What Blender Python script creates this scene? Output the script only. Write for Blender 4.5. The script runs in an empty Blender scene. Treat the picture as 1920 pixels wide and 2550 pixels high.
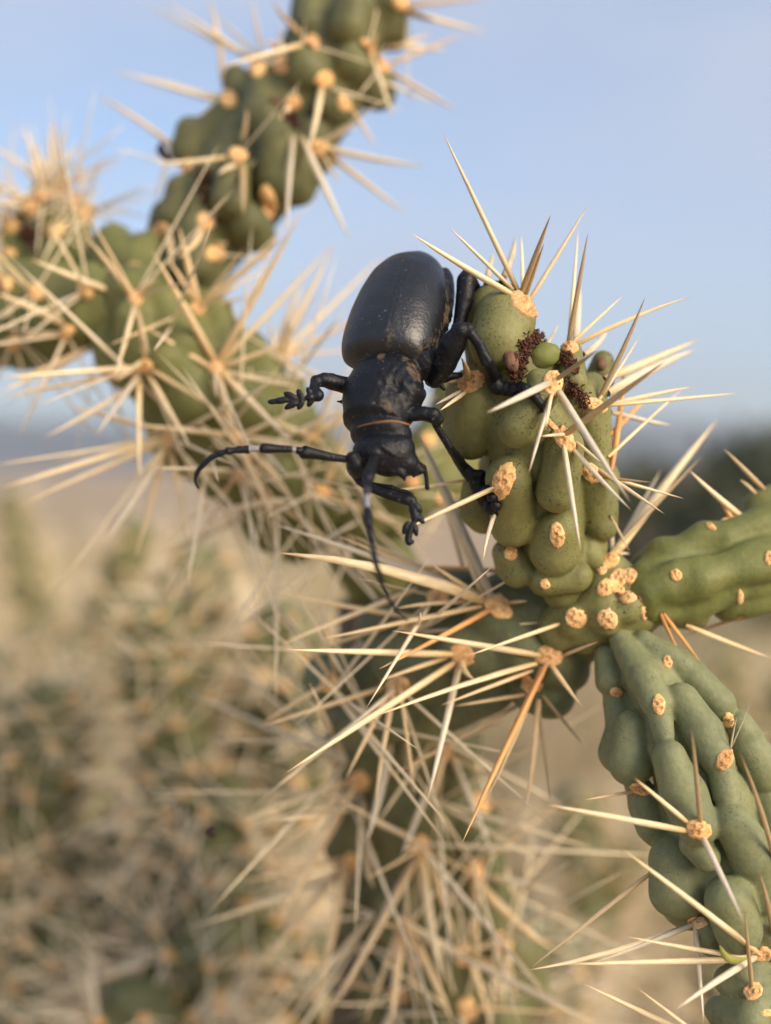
import bpy, math, random
import numpy as np
from mathutils import Vector, Matrix, Quaternion
from mathutils.bvhtree import BVHTree

random.seed(7); rng = np.random.default_rng(11)
C = bpy.context.scene
COL = C.collection
MM = 0.001

# ------------------------------------------------------------------ camera
FPX = 3078.0                       # focal length in photograph pixels (1920 x 2550)
CAM_H = 1.05
PITCH = math.radians(-2.0)
cam_data = bpy.data.cameras.new('camera')
cam = bpy.data.objects.new('camera', cam_data); COL.objects.link(cam)
cam_data.sensor_fit = 'VERTICAL'; cam_data.sensor_height = 36.0
cam_data.lens = 36.0 * FPX / 2550.0
cam_data.clip_start = 0.005; cam_data.clip_end = 12000
cam.location = (0, 0, CAM_H)
cam.rotation_euler = (math.radians(90) + PITCH, 0, 0)
cam_data.dof.use_dof = True
FOCUS = 117.5                       # mm
cam_data.dof.focus_distance = FOCUS * MM
cam_data.dof.aperture_fstop = cam_data.lens / 3.7
cam_data.dof.aperture_blades = 0
C.camera = cam

# ------------------------------------------------------------------ sky + sun
SUN_EL, SUN_AZ = math.radians(24), math.radians(132)   # azimuth from +Y (view) clockwise: behind the camera's right
w = bpy.data.worlds.new('World'); C.world = w; w.use_nodes = True
nt = w.node_tree; nt.nodes.clear()
out = nt.nodes.new('ShaderNodeOutputWorld'); bg = nt.nodes.new('ShaderNodeBackground')
sky = nt.nodes.new('ShaderNodeTexSky'); sky.sky_type = 'NISHITA'; sky.sun_disc = False
sky.sun_elevation = SUN_EL; sky.sun_rotation = SUN_AZ
sky.altitude = 1200; sky.air_density = 1.0; sky.dust_density = 2.2; sky.ozone_density = 2.0
tc = nt.nodes.new('ShaderNodeTexCoord'); mp = nt.nodes.new('ShaderNodeMapping')
mp.inputs['Scale'].default_value = (1.3, 1.3, 4.0); mp.inputs['Rotation'].default_value = (0.2, 0.35, 0.4)
nz = nt.nodes.new('ShaderNodeTexNoise'); nz.inputs['Scale'].default_value = 1.7; nz.inputs['Detail'].default_value = 4
rp = nt.nodes.new('ShaderNodeValToRGB')
rp.color_ramp.elements[0].position = 0.26; rp.color_ramp.elements[0].color = (0, 0, 0, 1)
rp.color_ramp.elements[1].position = 0.70; rp.color_ramp.elements[1].color = (1, 1, 1, 1)
mul = nt.nodes.new('ShaderNodeMath'); mul.operation = 'MULTIPLY'; mul.inputs[1].default_value = 0.85
mx = nt.nodes.new('ShaderNodeMix'); mx.data_type = 'RGBA'
CLOUD = mx.inputs[7]; CLOUD.default_value = (2.95, 3.15, 3.75, 1)   # thin veil of high cloud
nt.links.new(tc.outputs['Generated'], mp.inputs['Vector']); nt.links.new(mp.outputs[0], nz.inputs['Vector'])
nt.links.new(nz.outputs[0], rp.inputs[0]); nt.links.new(rp.outputs[0], mul.inputs[0])
nt.links.new(mul.outputs[0], mx.inputs[0]); nt.links.new(sky.outputs[0], mx.inputs[6])
nt.links.new(mx.outputs[2], bg.inputs[0]); nt.links.new(bg.outputs[0], out.inputs[0])
bg.inputs[1].default_value = 0.105
sd = bpy.data.lights.new('sun', 'SUN'); sun = bpy.data.objects.new('sun', sd); COL.objects.link(sun)
sd.energy = 3.0; sd.angle = math.radians(42); sd.color = (1.0, 0.81, 0.60)
sdir = Vector((math.sin(SUN_AZ) * math.cos(SUN_EL), math.cos(SUN_AZ) * math.cos(SUN_EL), math.sin(SUN_EL)))
sun.rotation_euler = sdir.to_track_quat('Z', 'Y').to_euler(); sun.location = (3, -3, 4)
vs = C.view_settings; vs.view_transform = 'Standard'; vs.look = 'None'; vs.gamma = 1; vs.use_curve_mapping = False
vs.exposure = 1.1
C.cycles.use_denoising = True
C.cycles.max_bounces = 6

# ------------------------------------------------------------------ helpers
CM = Matrix.Translation(cam.location) @ cam.rotation_euler.to_matrix().to_4x4()
R3 = np.array(CM.to_3x3()); T3 = np.array(cam.location)
def P(px, py, d):
    """photograph pixel + distance along the view axis (mm) -> camera-frame mm"""
    return np.array(((px - 960.0) / FPX * d, (1275.0 - py) / FPX * d, -float(d)))
def W(p):
    """camera-frame mm -> world metres"""
    return (np.asarray(p, float) * MM) @ R3.T + T3
def frame(x0, y0, s):
    return lambda x, y: (x0 + x / s, y0 + y / s)
V = frame(0, 0, .8677); z1 = frame(650, 550, 2.0825); z2 = frame(450, 1000, 2.0825); z3 = frame(1050, 650, 2.0825)
z4 = frame(1200, 1300, 2.314); z5 = frame(1200, 1900, 2.314); z6 = frame(200, 0, 1.666); z7 = frame(0, 250, 1.666)
z10 = frame(1080, 320, 2.0825); z11 = frame(650, 1300, 2.0825); z12 = frame(600, 1850, 2.0825); z13 = frame(1450, 850, 2.766)
z14 = frame(700, 850, 4.0225); z15 = frame(840, 900, 4.165)

def empty(name, loc, label=None, cat=None, group=None):
    o = bpy.data.objects.new(name, None); COL.objects.link(o); o.location = loc; o.empty_display_size = .01
    tag(o, label, cat, group); return o
def tag(o, label=None, cat=None, group=None, kind=None):
    if label: o['label'] = label
    if cat: o['category'] = cat
    if group: o['group'] = group
    if kind: o['kind'] = kind
    return o
def wloc(o):
    v = Vector((0, 0, 0))
    while o is not None:
        v += o.location; o = o.parent
    return v
def mesh_obj(name, verts_world, faces, mat, parent=None, smooth=True, attrs=None, origin=None):
    vw = np.asarray(verts_world, float)
    org = vw.mean(0) if origin is None else np.asarray(origin, float)
    me = bpy.data.meshes.new(name)
    vl = (vw - org).astype(np.float32)
    if isinstance(faces, np.ndarray):
        n, k = faces.shape
        me.vertices.add(len(vl)); me.vertices.foreach_set('co', vl.ravel())
        me.loops.add(n * k); me.loops.foreach_set('vertex_index', faces.astype(np.int32).ravel())
        me.polygons.add(n); me.polygons.foreach_set('loop_start', np.arange(0, n * k, k, dtype=np.int32))
        me.update(calc_edges=True); me.validate()
    else:
        me.from_pydata([tuple(v) for v in vl], [], faces); me.update()
    if smooth: me.polygons.foreach_set('use_smooth', np.ones(len(me.polygons), bool))
    for k_, a in (attrs or {}).items():
        at = me.attributes.new(k_, 'FLOAT', 'POINT'); at.data.foreach_set('value', np.asarray(a, np.float32))
    me.materials.append(mat)
    o = bpy.data.objects.new(name, me); COL.objects.link(o)
    if parent is None: o.location = org
    else:
        o.parent = parent; o.location = Vector(org) - wloc(parent)
    return o

# ---- signed distance fields on a grid, turned into meshes
class Field:
    def __init__(s, lo, hi, h):
        s.lo = np.asarray(lo, np.float32); s.h = h
        s.n = np.ceil((np.asarray(hi) - s.lo) / h).astype(int) + 1
        s.d = np.full(s.n, 50.0, np.float32)
    def add(s, fn, lo, hi, k):
        pad = k + 3 * s.h
        a = np.clip(np.floor((np.asarray(lo) - pad - s.lo) / s.h).astype(int), 0, s.n)
        b = np.clip(np.ceil((np.asarray(hi) + pad - s.lo) / s.h).astype(int) + 1, 0, s.n)
        if (b <= a).any(): return
        ax = [(s.lo[i] + s.h * np.arange(a[i], b[i])).astype(np.float32) for i in range(3)]
        X, Y, Z = ax[0][:, None, None], ax[1][None, :, None], ax[2][None, None, :]
        nd = fn(X, Y, Z)
        sl = s.d[a[0]:b[0], a[1]:b[1], a[2]:b[2]]
        if k > 0:
            hh = np.maximum(k - np.abs(sl - nd), 0) / k
            sl[:] = np.minimum(sl, nd) - hh * hh * (k * .25)
        else: sl[:] = np.minimum(sl, nd)
    def cone(s, p, q, r1, r2, k):
        p = np.asarray(p, np.float32); q = np.asarray(q, np.float32); v = q - p; vv = float(v @ v) + 1e-9
        def fn(X, Y, Z):
            t = np.clip(((X - p[0]) * v[0] + (Y - p[1]) * v[1] + (Z - p[2]) * v[2]) / vv, 0, 1)
            dx = X - p[0] - t * v[0]; dy = Y - p[1] - t * v[1]; dz = Z - p[2] - t * v[2]
            return np.sqrt(dx * dx + dy * dy + dz * dz) - (r1 + (r2 - r1) * t)
        R = max(r1, r2)
        s.add(fn, np.minimum(p, q) - R, np.maximum(p, q) + R, k)
    def ell(s, c, axes, rad, k):
        c = np.asarray(c, np.float32); A = np.asarray(axes, np.float32); r = np.asarray(rad, np.float32)
        def fn(X, Y, Z):
            dx, dy, dz = X - c[0], Y - c[1], Z - c[2]
            q = [dx * A[i, 0] + dy * A[i, 1] + dz * A[i, 2] for i in range(3)]
            k0 = np.sqrt((q[0] / r[0]) ** 2 + (q[1] / r[1]) ** 2 + (q[2] / r[2]) ** 2)
            k1 = np.sqrt((q[0] / r[0] ** 2) ** 2 + (q[1] / r[1] ** 2) ** 2 + (q[2] / r[2] ** 2) ** 2) + 1e-6
            return k0 * (k0 - 1) / k1
        R = r.max(); s.add(fn, c - R, c + R, k)
    def loft(s, c, F, U, D, v, wid, up, dn, zc, k, ex=2.0):
        """body of elliptical sections along F; v positions, half width, height above and below the section centre"""
        c = np.asarray(c, np.float32)
        def fn(X, Y, Z):
            dx, dy, dz = X - c[0], Y - c[1], Z - c[2]
            t = dx * F[0] + dy * F[1] + dz * F[2]; u = dx * U[0] + dy * U[1] + dz * U[2]; e = dx * D[0] + dy * D[1] + dz * D[2]
            tt = np.clip(t, v[0], v[-1])
            ww = np.interp(tt, v, wid).astype(np.float32); e = e - np.interp(tt, v, zc).astype(np.float32)
            hh = np.where(e > 0, np.interp(tt, v, up), np.interp(tt, v, dn)).astype(np.float32)
            g = (np.abs(u / ww) ** ex + np.abs(e / hh) ** ex) ** (1 / ex)
            d = (g - 1) * np.minimum(ww, hh)
            return np.maximum(d, np.abs(t - tt) - 0.0)if False else d + np.abs(t - tt) * 1.0
        R = max(abs(v[0]), abs(v[-1]), max(wid), max(up)) * 1.25
        s.add(fn, c - R, c + R, k)
    def mesh(s):
        d = s.d; ins = d < 0
        nx, ny, nz_ = d.shape
        cnt = np.zeros((nx - 1, ny - 1, nz_ - 1), np.int8)
        cor = [(i, j, k) for i in (0, 1) for j in (0, 1) for k in (0, 1)]
        for i, j, k in cor: cnt += ins[i:nx - 1 + i, j:ny - 1 + j, k:nz_ - 1 + k]
        cells = np.argwhere((cnt > 0) & (cnt < 8))
        vals = np.stack([d[cells[:, 0] + i, cells[:, 1] + j, cells[:, 2] + k] for i, j, k in cor], 1)
        acc = np.zeros((len(cells), 3), np.float32); num = np.zeros(len(cells), np.float32)
        for a in range(8):
            for b in range(a + 1, 8):
                df = [cor[b][i] - cor[a][i] for i in range(3)]
                if sum(abs(x) for x in df) != 1: continue
                va, vb = vals[:, a], vals[:, b]; m = (va < 0) != (vb < 0)
                t = np.where(m, va / np.where(m, va - vb, 1), 0)
                pt = np.array(cor[a], np.float32)[None] + t[:, None] * np.array(df, np.float32)[None]
                acc += pt * m[:, None]; num += m
        verts = (cells + acc / num[:, None]) * s.h + s.lo
        idx = np.full(cnt.shape, -1, np.int32); idx[tuple(cells.T)] = np.arange(len(cells))
        quads = []
        for ax in range(3):
            sl0 = [slice(None)] * 3; sl1 = [slice(None)] * 3; sl0[ax] = slice(0, -1); sl1[ax] = slice(1, None)
            ch = ins[tuple(sl0)] != ins[tuple(sl1)]
            e = np.argwhere(ch)
            o1, o2 = [(1, 2), (2, 0), (0, 1)][ax]
            e = e[(e[:, o1] > 0) & (e[:, o2] > 0) & (e[:, o1] < d.shape[o1] - 1) & (e[:, o2] < d.shape[o2] - 1)]
            def cell(a, b):
                c = e.copy(); c[:, o1] -= a; c[:, o2] -= b; return idx[tuple(c.T)]
            q = np.stack([cell(1, 1), cell(0, 1), cell(0, 0), cell(1, 0)], 1)
            flip = ~ins[tuple(e.T)]
            q[flip] = q[flip][:, ::-1]
            quads.append(q)
        q = np.concatenate(quads); q = q[(q >= 0).all(1)]
        return verts.astype(np.float64), q

def relax(v, q, n=2, f=.5):
    a = q.ravel(); b = np.roll(q, -1, 1).ravel(); v = v.copy()
    cnt = np.bincount(a, minlength=len(v)) + np.bincount(b, minlength=len(v)); cnt = np.maximum(cnt, 1)[:, None]
    for i in range(n):
        acc = np.stack([np.bincount(a, v[b, k], len(v)) + np.bincount(b, v[a, k], len(v)) for k in range(3)], 1)
        v += f * (acc / cnt - v)
    return v
def wob(p, s, seed=0):
    """smooth pseudo-noise"""
    r = np.random.default_rng(seed); o = 0
    for i in range(7):
        a = r.normal(size=3); a /= np.linalg.norm(a); f = s * r.uniform(.6, 2.4)
        o = o + np.sin(p @ a * f + r.uniform(0, 6.28)) / 7 ** .5
    return o

# ------------------------------------------------------------------ materials
def mat(name):
    m = bpy.data.materials.new(name); m.use_nodes = True
    return m, m.node_tree, m.node_tree.nodes['Principled BSDF']
def nd(t, kind, **kw):
    n = t.nodes.new(kind)
    for k, v in kw.items():
        if k in n.inputs: n.inputs[k].default_value = v
        else: setattr(n, k, v)
    return n
def ramp(t, stops):
    r = t.nodes.new('ShaderNodeValToRGB'); e = r.color_ramp.elements
    while len(e) < len(stops): e.new(.5)
    for el, (p, c) in zip(e, stops): el.position = p; el.color = (*c, 1) if len(c) == 3 else c
    return r
def mixc(t, fac, a, b, mode='MIX'):
    m = t.nodes.new('ShaderNodeMix'); m.data_type = 'RGBA'; m.blend_type = mode
    for i, x in ((0, fac), (6, a), (7, b)):
        if isinstance(x, (int, float)): m.inputs[i].default_value = x
        elif isinstance(x, tuple): m.inputs[i].default_value = (*x, 1)
        else: t.links.new(x, m.inputs[i])
    return m.outputs[2]
def noise(t, scale, detail=3, vec=None, rough=.55):
    n = t.nodes.new('ShaderNodeTexNoise'); n.inputs['Scale'].default_value = scale; n.inputs['Detail'].default_value = detail
    n.inputs['Roughness'].default_value = rough
    if vec is not None: t.links.new(vec, n.inputs['Vector'])
    return n.outputs[0]
def bump(t, bs, h, strength, dist):
    b = t.nodes.new('ShaderNodeBump'); b.inputs['Strength'].default_value = strength; b.inputs['Distance'].default_value = dist
    t.links.new(h, b.inputs['Height']); t.links.new(b.outputs[0], bs.inputs['Normal'])

def cactus_mat(name, a, b, c, speck=1.0):
    m, t, bs = mat(name)
    co = t.nodes.new('ShaderNodeTexCoord').outputs['Object']
    n1 = noise(t, 170, 4, co); r1 = ramp(t, [(.3, a), (.52, b), (.74, c)]); t.links.new(n1, r1.inputs[0])
    n2 = noise(t, 4200, 2, co)                                      # stomata and corky dots
    r2 = ramp(t, [(.0, (0, 0, 0)), (.57, (0, 0, 0)), (.66, (1, 1, 1))]); t.links.new(n2, r2.inputs[0])
    n3 = noise(t, 420, 3, co); r3 = ramp(t, [(.42, (0, 0, 0)), (.62, (1, 1, 1))]); t.links.new(n3, r3.inputs[0])
    mu = nd(t, 'ShaderNodeMath', operation='MULTIPLY'); t.links.new(r2.outputs[0], mu.inputs[0]); t.links.new(r3.outputs[0], mu.inputs[1])
    mu2 = nd(t, 'ShaderNodeMath', operation='MULTIPLY'); t.links.new(mu.outputs[0], mu2.inputs[0]); mu2.inputs[1].default_value = .75 * speck
    col = mixc(t, mu2.outputs[0], r1.outputs[0], (.018, .024, .012))
    n4 = noise(t, 1500, 3, co)
    r4 = ramp(t, [(.35, (.90, .90, .90)), (.7, (1.08, 1.08, 1.07))]); t.links.new(n4, r4.inputs[0])
    col = mixc(t, 1.0, col, r4.outputs[0], 'MULTIPLY')
    n5 = noise(t, 700, 3, co); r5 = ramp(t, [(.60, (0, 0, 0)), (.74, (.35, .35, .35))]); t.links.new(n5, r5.inputs[0])
    col = mixc(t, r5.outputs[0], col, (.21, .20, .075))            # yellowish patches
    t.links.new(col, bs.inputs['Base Color'])
    bs.inputs['Roughness'].default_value = .58; bs.inputs['Specular IOR Level'].default_value = .35
    bs.inputs['Subsurface Weight'].default_value = .12; bs.inputs['Subsurface Radius'].default_value = (.0012, .0014, .0005)
    bs.inputs['Subsurface Scale'].default_value = 1.0
    bump(t, bs, n4, .35, .00025)
    return m
M_front = cactus_mat('cactus_skin_olive', (.138, .138, .046), (.190, .188, .068), (.235, .225, .088), 1.3)
M_blue = cactus_mat('cactus_skin_bluish', (.155, .172, .088), (.200, .216, .106), (.240, .246, .120), .6)
M_right = cactus_mat('cactus_skin_fresh', (.120, .138, .040), (.158, .172, .052), (.196, .195, .066), .3)
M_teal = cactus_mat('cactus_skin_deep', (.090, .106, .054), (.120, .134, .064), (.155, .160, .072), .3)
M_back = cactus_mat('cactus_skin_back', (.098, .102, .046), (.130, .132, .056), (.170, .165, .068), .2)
M_leftg = cactus_mat('cactus_skin_green', (.125, .136, .044), (.165, .172, .056), (.20, .20, .07), .2)
M_far = cactus_mat('cactus_skin_far', (.115, .125, .054), (.150, .155, .066), (.19, .185, .078), .1)

def areole_mat():
    m, t, bs = mat('areole_felt')
    co = t.nodes.new('ShaderNodeTexCoord').outputs['Object']
    n = noise(t, 3600, 4, co); r = ramp(t, [(.3, (.66, .37, .14)), (.5, (.90, .57, .26)), (.72, (.96, .75, .43))]); t.links.new(n, r.inputs[0])
    at = nd(t, 'ShaderNodeAttribute', attribute_name='pit')
    col = mixc(t, at.outputs['Fac'], r.outputs[0], (.36, .17, .06))
    oi = t.nodes.new('ShaderNodeObjectInfo')
    rr = ramp(t, [(0, (.80, .72, .70)), (.5, (1, 1, 1)), (1, (1.0, .93, .85))]); t.links.new(oi.outputs['Random'], rr.inputs[0])
    col = mixc(t, 1.0, col, rr.outputs[0], 'MULTIPLY')
    t.links.new(col, bs.inputs['Base Color']); bs.inputs['Roughness'].default_value = .9
    bs.inputs['Specular IOR Level'].default_value = .15
    bs.inputs['Sheen Weight'].default_value = .25; bs.inputs['Sheen Tint'].default_value = (1, .85, .6, 1)
    bump(t, bs, noise(t, 6500, 4, co), .6, .0002)
    return m
M_areole = areole_mat()
def spine_mat(name, base, mid, tip, rnd=.3):
    m, t, bs = mat(name)
    tcn = t.nodes.new('ShaderNodeTexCoord')
    sp = t.nodes.new('ShaderNodeSeparateXYZ'); t.links.new(tcn.outputs['Generated'], sp.inputs[0])
    r = ramp(t, [(.0, base), (.28, mid), (.85, mid), (.97, tip)]); t.links.new(sp.outputs[2], r.inputs[0])
    oi = t.nodes.new('ShaderNodeObjectInfo')
    rr = ramp(t, [(0, (1 - rnd, 1 - rnd * 1.05, 1 - rnd * 1.0)), (.45, (.95, .93, .9)), (1, (1.05, 1.02, 1.0))]); t.links.new(oi.outputs['Random'], rr.inputs[0])
    col = mixc(t, 1.0, r.outputs[0], rr.outputs[0], 'MULTIPLY')
    mp_ = nd(t, 'ShaderNodeMapping'); mp_.inputs['Scale'].default_value = (6, 6, 14); t.links.new(tcn.outputs['Generated'], mp_.inputs['Vector'])
    n = noise(t, 1.0, 4, mp_.outputs[0]); r2 = ramp(t, [(.3, (.78, .75, .70)), (.65, (1.08, 1.06, 1.04))]); t.links.new(n, r2.inputs[0])
    col = mixc(t, 1.0, col, r2.outputs[0], 'MULTIPLY')
    t.links.new(col, bs.inputs['Base Color']); bs.inputs['Roughness'].default_value = .42
    bs.inputs['Specular IOR Level'].default_value = .4
    bs.inputs['Subsurface Weight'].default_value = .25; bs.inputs['Subsurface Radius'].default_value = (.0008, .0006, .0003)
    return m
M_sp = {'c': spine_mat('spine_cream', (.66, .50, .24), (.92, .79, .53), (.78, .58, .36)),
        'g': spine_mat('spine_shade_brown', (.42, .33, .15), (.42, .32, .19), (.30, .20, .13), .15),  # grey-brown look of spines seen on their shadow side, painted into the colour
        'w': spine_mat('spine_pale', (.62, .52, .34), (.74, .68, .55), (.62, .50, .36), .15),
        'o': spine_mat('spine_orange', (.55, .27, .11), (.75, .42, .16), (.80, .55, .28), .15),
        't': spine_mat('spine_tan', (.58, .40, .20), (.80, .64, .40), (.78, .60, .38), .3)}
def plain_mat(name, stops, scale, rough=.85, bmp=None, spec=.2, coord='Object'):
    m, t, bs = mat(name)
    co = t.nodes.new('ShaderNodeTexCoord').outputs[coord]
    n = noise(t, scale, 5, co); r = ramp(t, stops); t.links.new(n, r.inputs[0]); t.links.new(r.outputs[0], bs.inputs['Base Color'])
    bs.inputs['Roughness'].default_value = rough; bs.inputs['Specular IOR Level'].default_value = spec
    if bmp: bump(t, bs, noise(t, scale * 2.5, 4, co), bmp[0], bmp[1])
    return m
M_bract = plain_mat('dried_bract_brown', [(.3, (.050, .022, .015)), (.6, (.12, .055, .036)), (.8, (.26, .15, .09))], 1500, .8, (.6, .0002))
M_husk = plain_mat('husk_pinkish', [(.3, (.10, .048, .034)), (.7, (.25, .14, .095))], 900, .8, (.5, .0002))
M_bud = plain_mat('bud_green', [(.3, (.13, .155, .042)), (.7, (.20, .215, .068))], 500, .55, (.2, .0002))
M_leaf = plain_mat('leaf_yellowgreen', [(.3, (.22, .23, .05)), (.7, (.32, .31, .08))], 500, .5)
M_debris = plain_mat('debris_dark', [(.3, (.012, .010, .012)), (.7, (.05, .03, .025))], 1200, .8)
M_wood = plain_mat('cactus_trunk_bark', [(.3, (.075, .055, .035)), (.7, (.18, .14, .09))], 120, .9, (.8, .002))
M_ground = plain_mat('desert_soil', [(.3, (.33, .245, .16)), (.55, (.43, .33, .22)), (.75, (.52, .41, .28))], 1.3, .95)
M_grass = plain_mat('dry_grass', [(.3, (.36, .27, .15)), (.7, (.52, .42, .25))], 30, .8)
M_hill = plain_mat('desert_hill', [(.3, (.06, .066, .055)), (.7, (.11, .105, .085))], .01, .95)
M_bush = plain_mat('juniper_leaf', [(.3, (.055, .070, .045)), (.7, (.115, .130, .080))], 8, .7)
M_bark = plain_mat('juniper_bark', [(.3, (.06, .045, .035)), (.7, (.14, .11, .085))], 20, .9)

def shell_mat(name='beetle_body', rough=.44, bmp=.5, spec=.5):
    m, t, bs = mat(name)
    co = t.nodes.new('ShaderNodeTexCoord').outputs['Object']
    at = nd(t, 'ShaderNodeAttribute', attribute_name='dust')
    n = noise(t, 1700, 5, co, .75)
    mu = nd(t, 'ShaderNodeMath', operation='MULTIPLY_ADD'); t.links.new(at.outputs['Fac'], mu.inputs[0]); mu.inputs[1].default_value = .52; t.links.new(n, mu.inputs[2])
    fac = nd(t, 'ShaderNodeMath', operation='MULTIPLY_ADD', use_clamp=True); t.links.new(mu.outputs[0], fac.inputs[0]); fac.inputs[1].default_value = 3.6; fac.inputs[2].default_value = -2.95
    n2 = noise(t, 2600, 3, co); sp = ramp(t, [(.66, (0, 0, 0)), (.72, (.8, .8, .8))]); t.links.new(n2, sp.inputs[0])
    base = mixc(t, sp.outputs[0], (.0045, .0054, .0085), (.13, .11, .095))
    wh = nd(t, 'ShaderNodeAttribute', attribute_name='band')
    base = mixc(t, wh.outputs['Fac'], base, (.27, .27, .28))
    col = mixc(t, fac.outputs[0], base, (.125, .088, .052))
    t.links.new(col, bs.inputs['Base Color'])
    rr = nd(t, 'ShaderNodeMath', operation='MULTIPLY_ADD', use_clamp=True); t.links.new(fac.outputs[0], rr.inputs[0]); rr.inputs[1].default_value = .4; rr.inputs[2].default_value = rough
    t.links.new(rr.outputs[0], bs.inputs['Roughness'])
    bs.inputs['Specular IOR Level'].default_value = spec
    v = nd(t, 'ShaderNodeTexVoronoi'); v.inputs['Scale'].default_value = 1500; t.links.new(co, v.inputs['Vector'])
    vr = ramp(t, [(.05, (0, 0, 0)), (.35, (1, 1, 1))]); t.links.new(v.outputs[0], vr.inputs[0])
    n3 = noise(t, 3000, 4, co)
    hsum = nd(t, 'ShaderNodeMath', operation='MULTIPLY_ADD'); t.links.new(vr.outputs[0], hsum.inputs[0]); hsum.inputs[1].default_value = .35; t.links.new(n3, hsum.inputs[2])
    bump(t, bs, hsum.outputs[0], bmp, .00014)
    return m
M_shell = shell_mat('beetle_body', .48, .6, .32)
M_case = shell_mat('beetle_wing_case', .36, .3, .75)
M_farar = plain_mat('areole_far', [(.3, (.72, .36, .12)), (.7, (.88, .50, .20))], 300, .9)
M_farsp = plain_mat('spine_far', [(.3, (.66, .54, .36)), (.7, (.86, .75, .54))], 60, .6)


# ------------------------------------------------------------------ setting: ground, hills, grass, bushes
def ring_ground():
    rad = [0, .4, .8, 1.4, 2.2, 3.5, 5, 8, 12, 20, 40, 90, 200, 500, 1200, 3300]
    vs_, fs, na = [], [], 72
    for i, r in enumerate(rad):
        for j in range(na):
            a = 2 * math.pi * j / na
            z = 0.03 * math.sin(r * 2.3 + 3 * a) * min(1, r) if r < 30 else 0
            if r >= 30: z = .2 * math.sin(5 * a + r)
            vs_.append((r * math.sin(a), r * math.cos(a), z))
    for i in range(len(rad) - 1):
        for j in range(na):
            k = (j + 1) % na
            fs.append((i * na + j, (i + 1) * na + j, (i + 1) * na + k, i * na + k))
    o = mesh_obj('ground', vs_, fs, M_ground, origin=(0, 0, 0)); tag(o, 'pale sandy desert ground under the cactus', kind='structure')
ring_ground()
def ridge(y, amp, seed, base, spread, name, lab):
    r = np.random.default_rng(seed); xs = np.linspace(-spread, spread, 160)
    prof = base + amp * (.5 * np.sin(xs / spread * 5 + r.uniform(0, 6)) + .3 * np.sin(xs / spread * 13 + r.uniform(0, 6)) + .12 * np.sin(xs / spread * 37 + r.uniform(0, 6)))
    prof += 70 * np.clip(-xs / spread * 2.2 - .10, 0, 1)
    vs_, fs = [], []
    rows = [(-1.0, 0), (-.55, .35), (-.25, .75), (0, 1.0), (.4, .6), (1.0, 0)]
    for dy, f in rows:
        for i, x in enumerate(xs):
            vs_.append((x, y + dy * 500 + r.normal() * 12, max(prof[i], 5) * f * (1 + .06 * r.normal() * (f < .99)) - (2 if f == 0 else 0)))
    n = len(xs)
    for i in range(len(rows) - 1):
        for j in range(n - 1): fs.append((i * n + j, i * n + j + 1, (i + 1) * n + j + 1, (i + 1) * n + j))
    o = mesh_obj(name, vs_, fs, M_hill); tag(o, lab, kind='structure')
ridge(2600, 40, 3, 90, 2400, 'hills', 'low blue desert hills along the horizon')

def dry_grass():
    r = np.random.default_rng(5); vs_, fs = [], []
    for k in range(420):
        d = .7 + 7 * r.random() ** 1.3; x = r.uniform(-.42, .42) * d; h0 = r.uniform(.08, .3)
        for b in range(22):
            a = r.uniform(0, 6.28); ln = h0 * r.uniform(.5, 1.1); sp = r.uniform(.1, .5) * ln
            bx, by = x + r.normal() * .03, d + r.normal() * .03
            wv = .0022; px_, py_ = math.cos(a + 1.57) * wv, math.sin(a + 1.57) * wv
            i = len(vs_)
            vs_ += [(bx - px_, by - py_, 0), (bx + px_, by + py_, 0),
                    (bx + math.cos(a) * sp * .4 + px_ * .7, by + math.sin(a) * sp * .4 + py_ * .7, ln * .6), (bx + math.cos(a) * sp * .4 - px_ * .7, by + math.sin(a) * sp * .4 - py_ * .7, ln * .6),
                    (bx + math.cos(a) * sp, by + math.sin(a) * sp, ln)]
            fs += [(i, i + 1, i + 2, i + 3), (i + 3, i + 2, i + 4)]
    o = mesh_obj('dry_grass', vs_, fs, M_grass); tag(o, 'straw coloured dry grass scattered over the ground', kind='stuff')
dry_grass()

M_twig = plain_mat('dry_twigs', [(.3, (.38, .30, .18)), (.5, (.52, .42, .26)), (.75, (.62, .52, .34))], 14, .85)
M_twigg = plain_mat('olive_twigs', [(.3, (.20, .19, .10)), (.5, (.32, .29, .16)), (.75, (.48, .41, .26))], 14, .85)
def twig_mesh(seed, m):
    r = np.random.default_rng(seed); vs_, fs = [], []
    for k in range(900):
        a = r.uniform(0, 6.283); el = math.acos(r.uniform(.15, 1)); ln = r.uniform(.45, 1.0)
        d = np.array((math.sin(el) * math.cos(a) * .75, math.sin(el) * math.sin(a) * .75, math.cos(el)))
        p = d * ln * r.uniform(.1, .7); d2 = d + r.normal(size=3) * .5; d2 /= np.linalg.norm(d2); q = p + d2 * r.uniform(.15, .35)
        u = np.cross(d2, r.normal(size=3)); u /= np.linalg.norm(u); w_ = np.cross(d2, u); i = len(vs_)
        for j in range(3): vs_.append(p + (u * math.cos(2.094 * j) + w_ * math.sin(2.094 * j)) * .006)
        vs_.append(q); fs += [(i, i + 1, i + 3), (i + 1, i + 2, i + 3), (i + 2, i, i + 3)]
    me = bpy.data.meshes.new('twigs'); me.from_pydata([tuple(v) for v in vs_], [], fs); me.update(); me.materials.append(m); return me
TW = [twig_mesh(1, M_twig), twig_mesh(2, M_twigg), twig_mesh(3, M_twig)]
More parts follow.
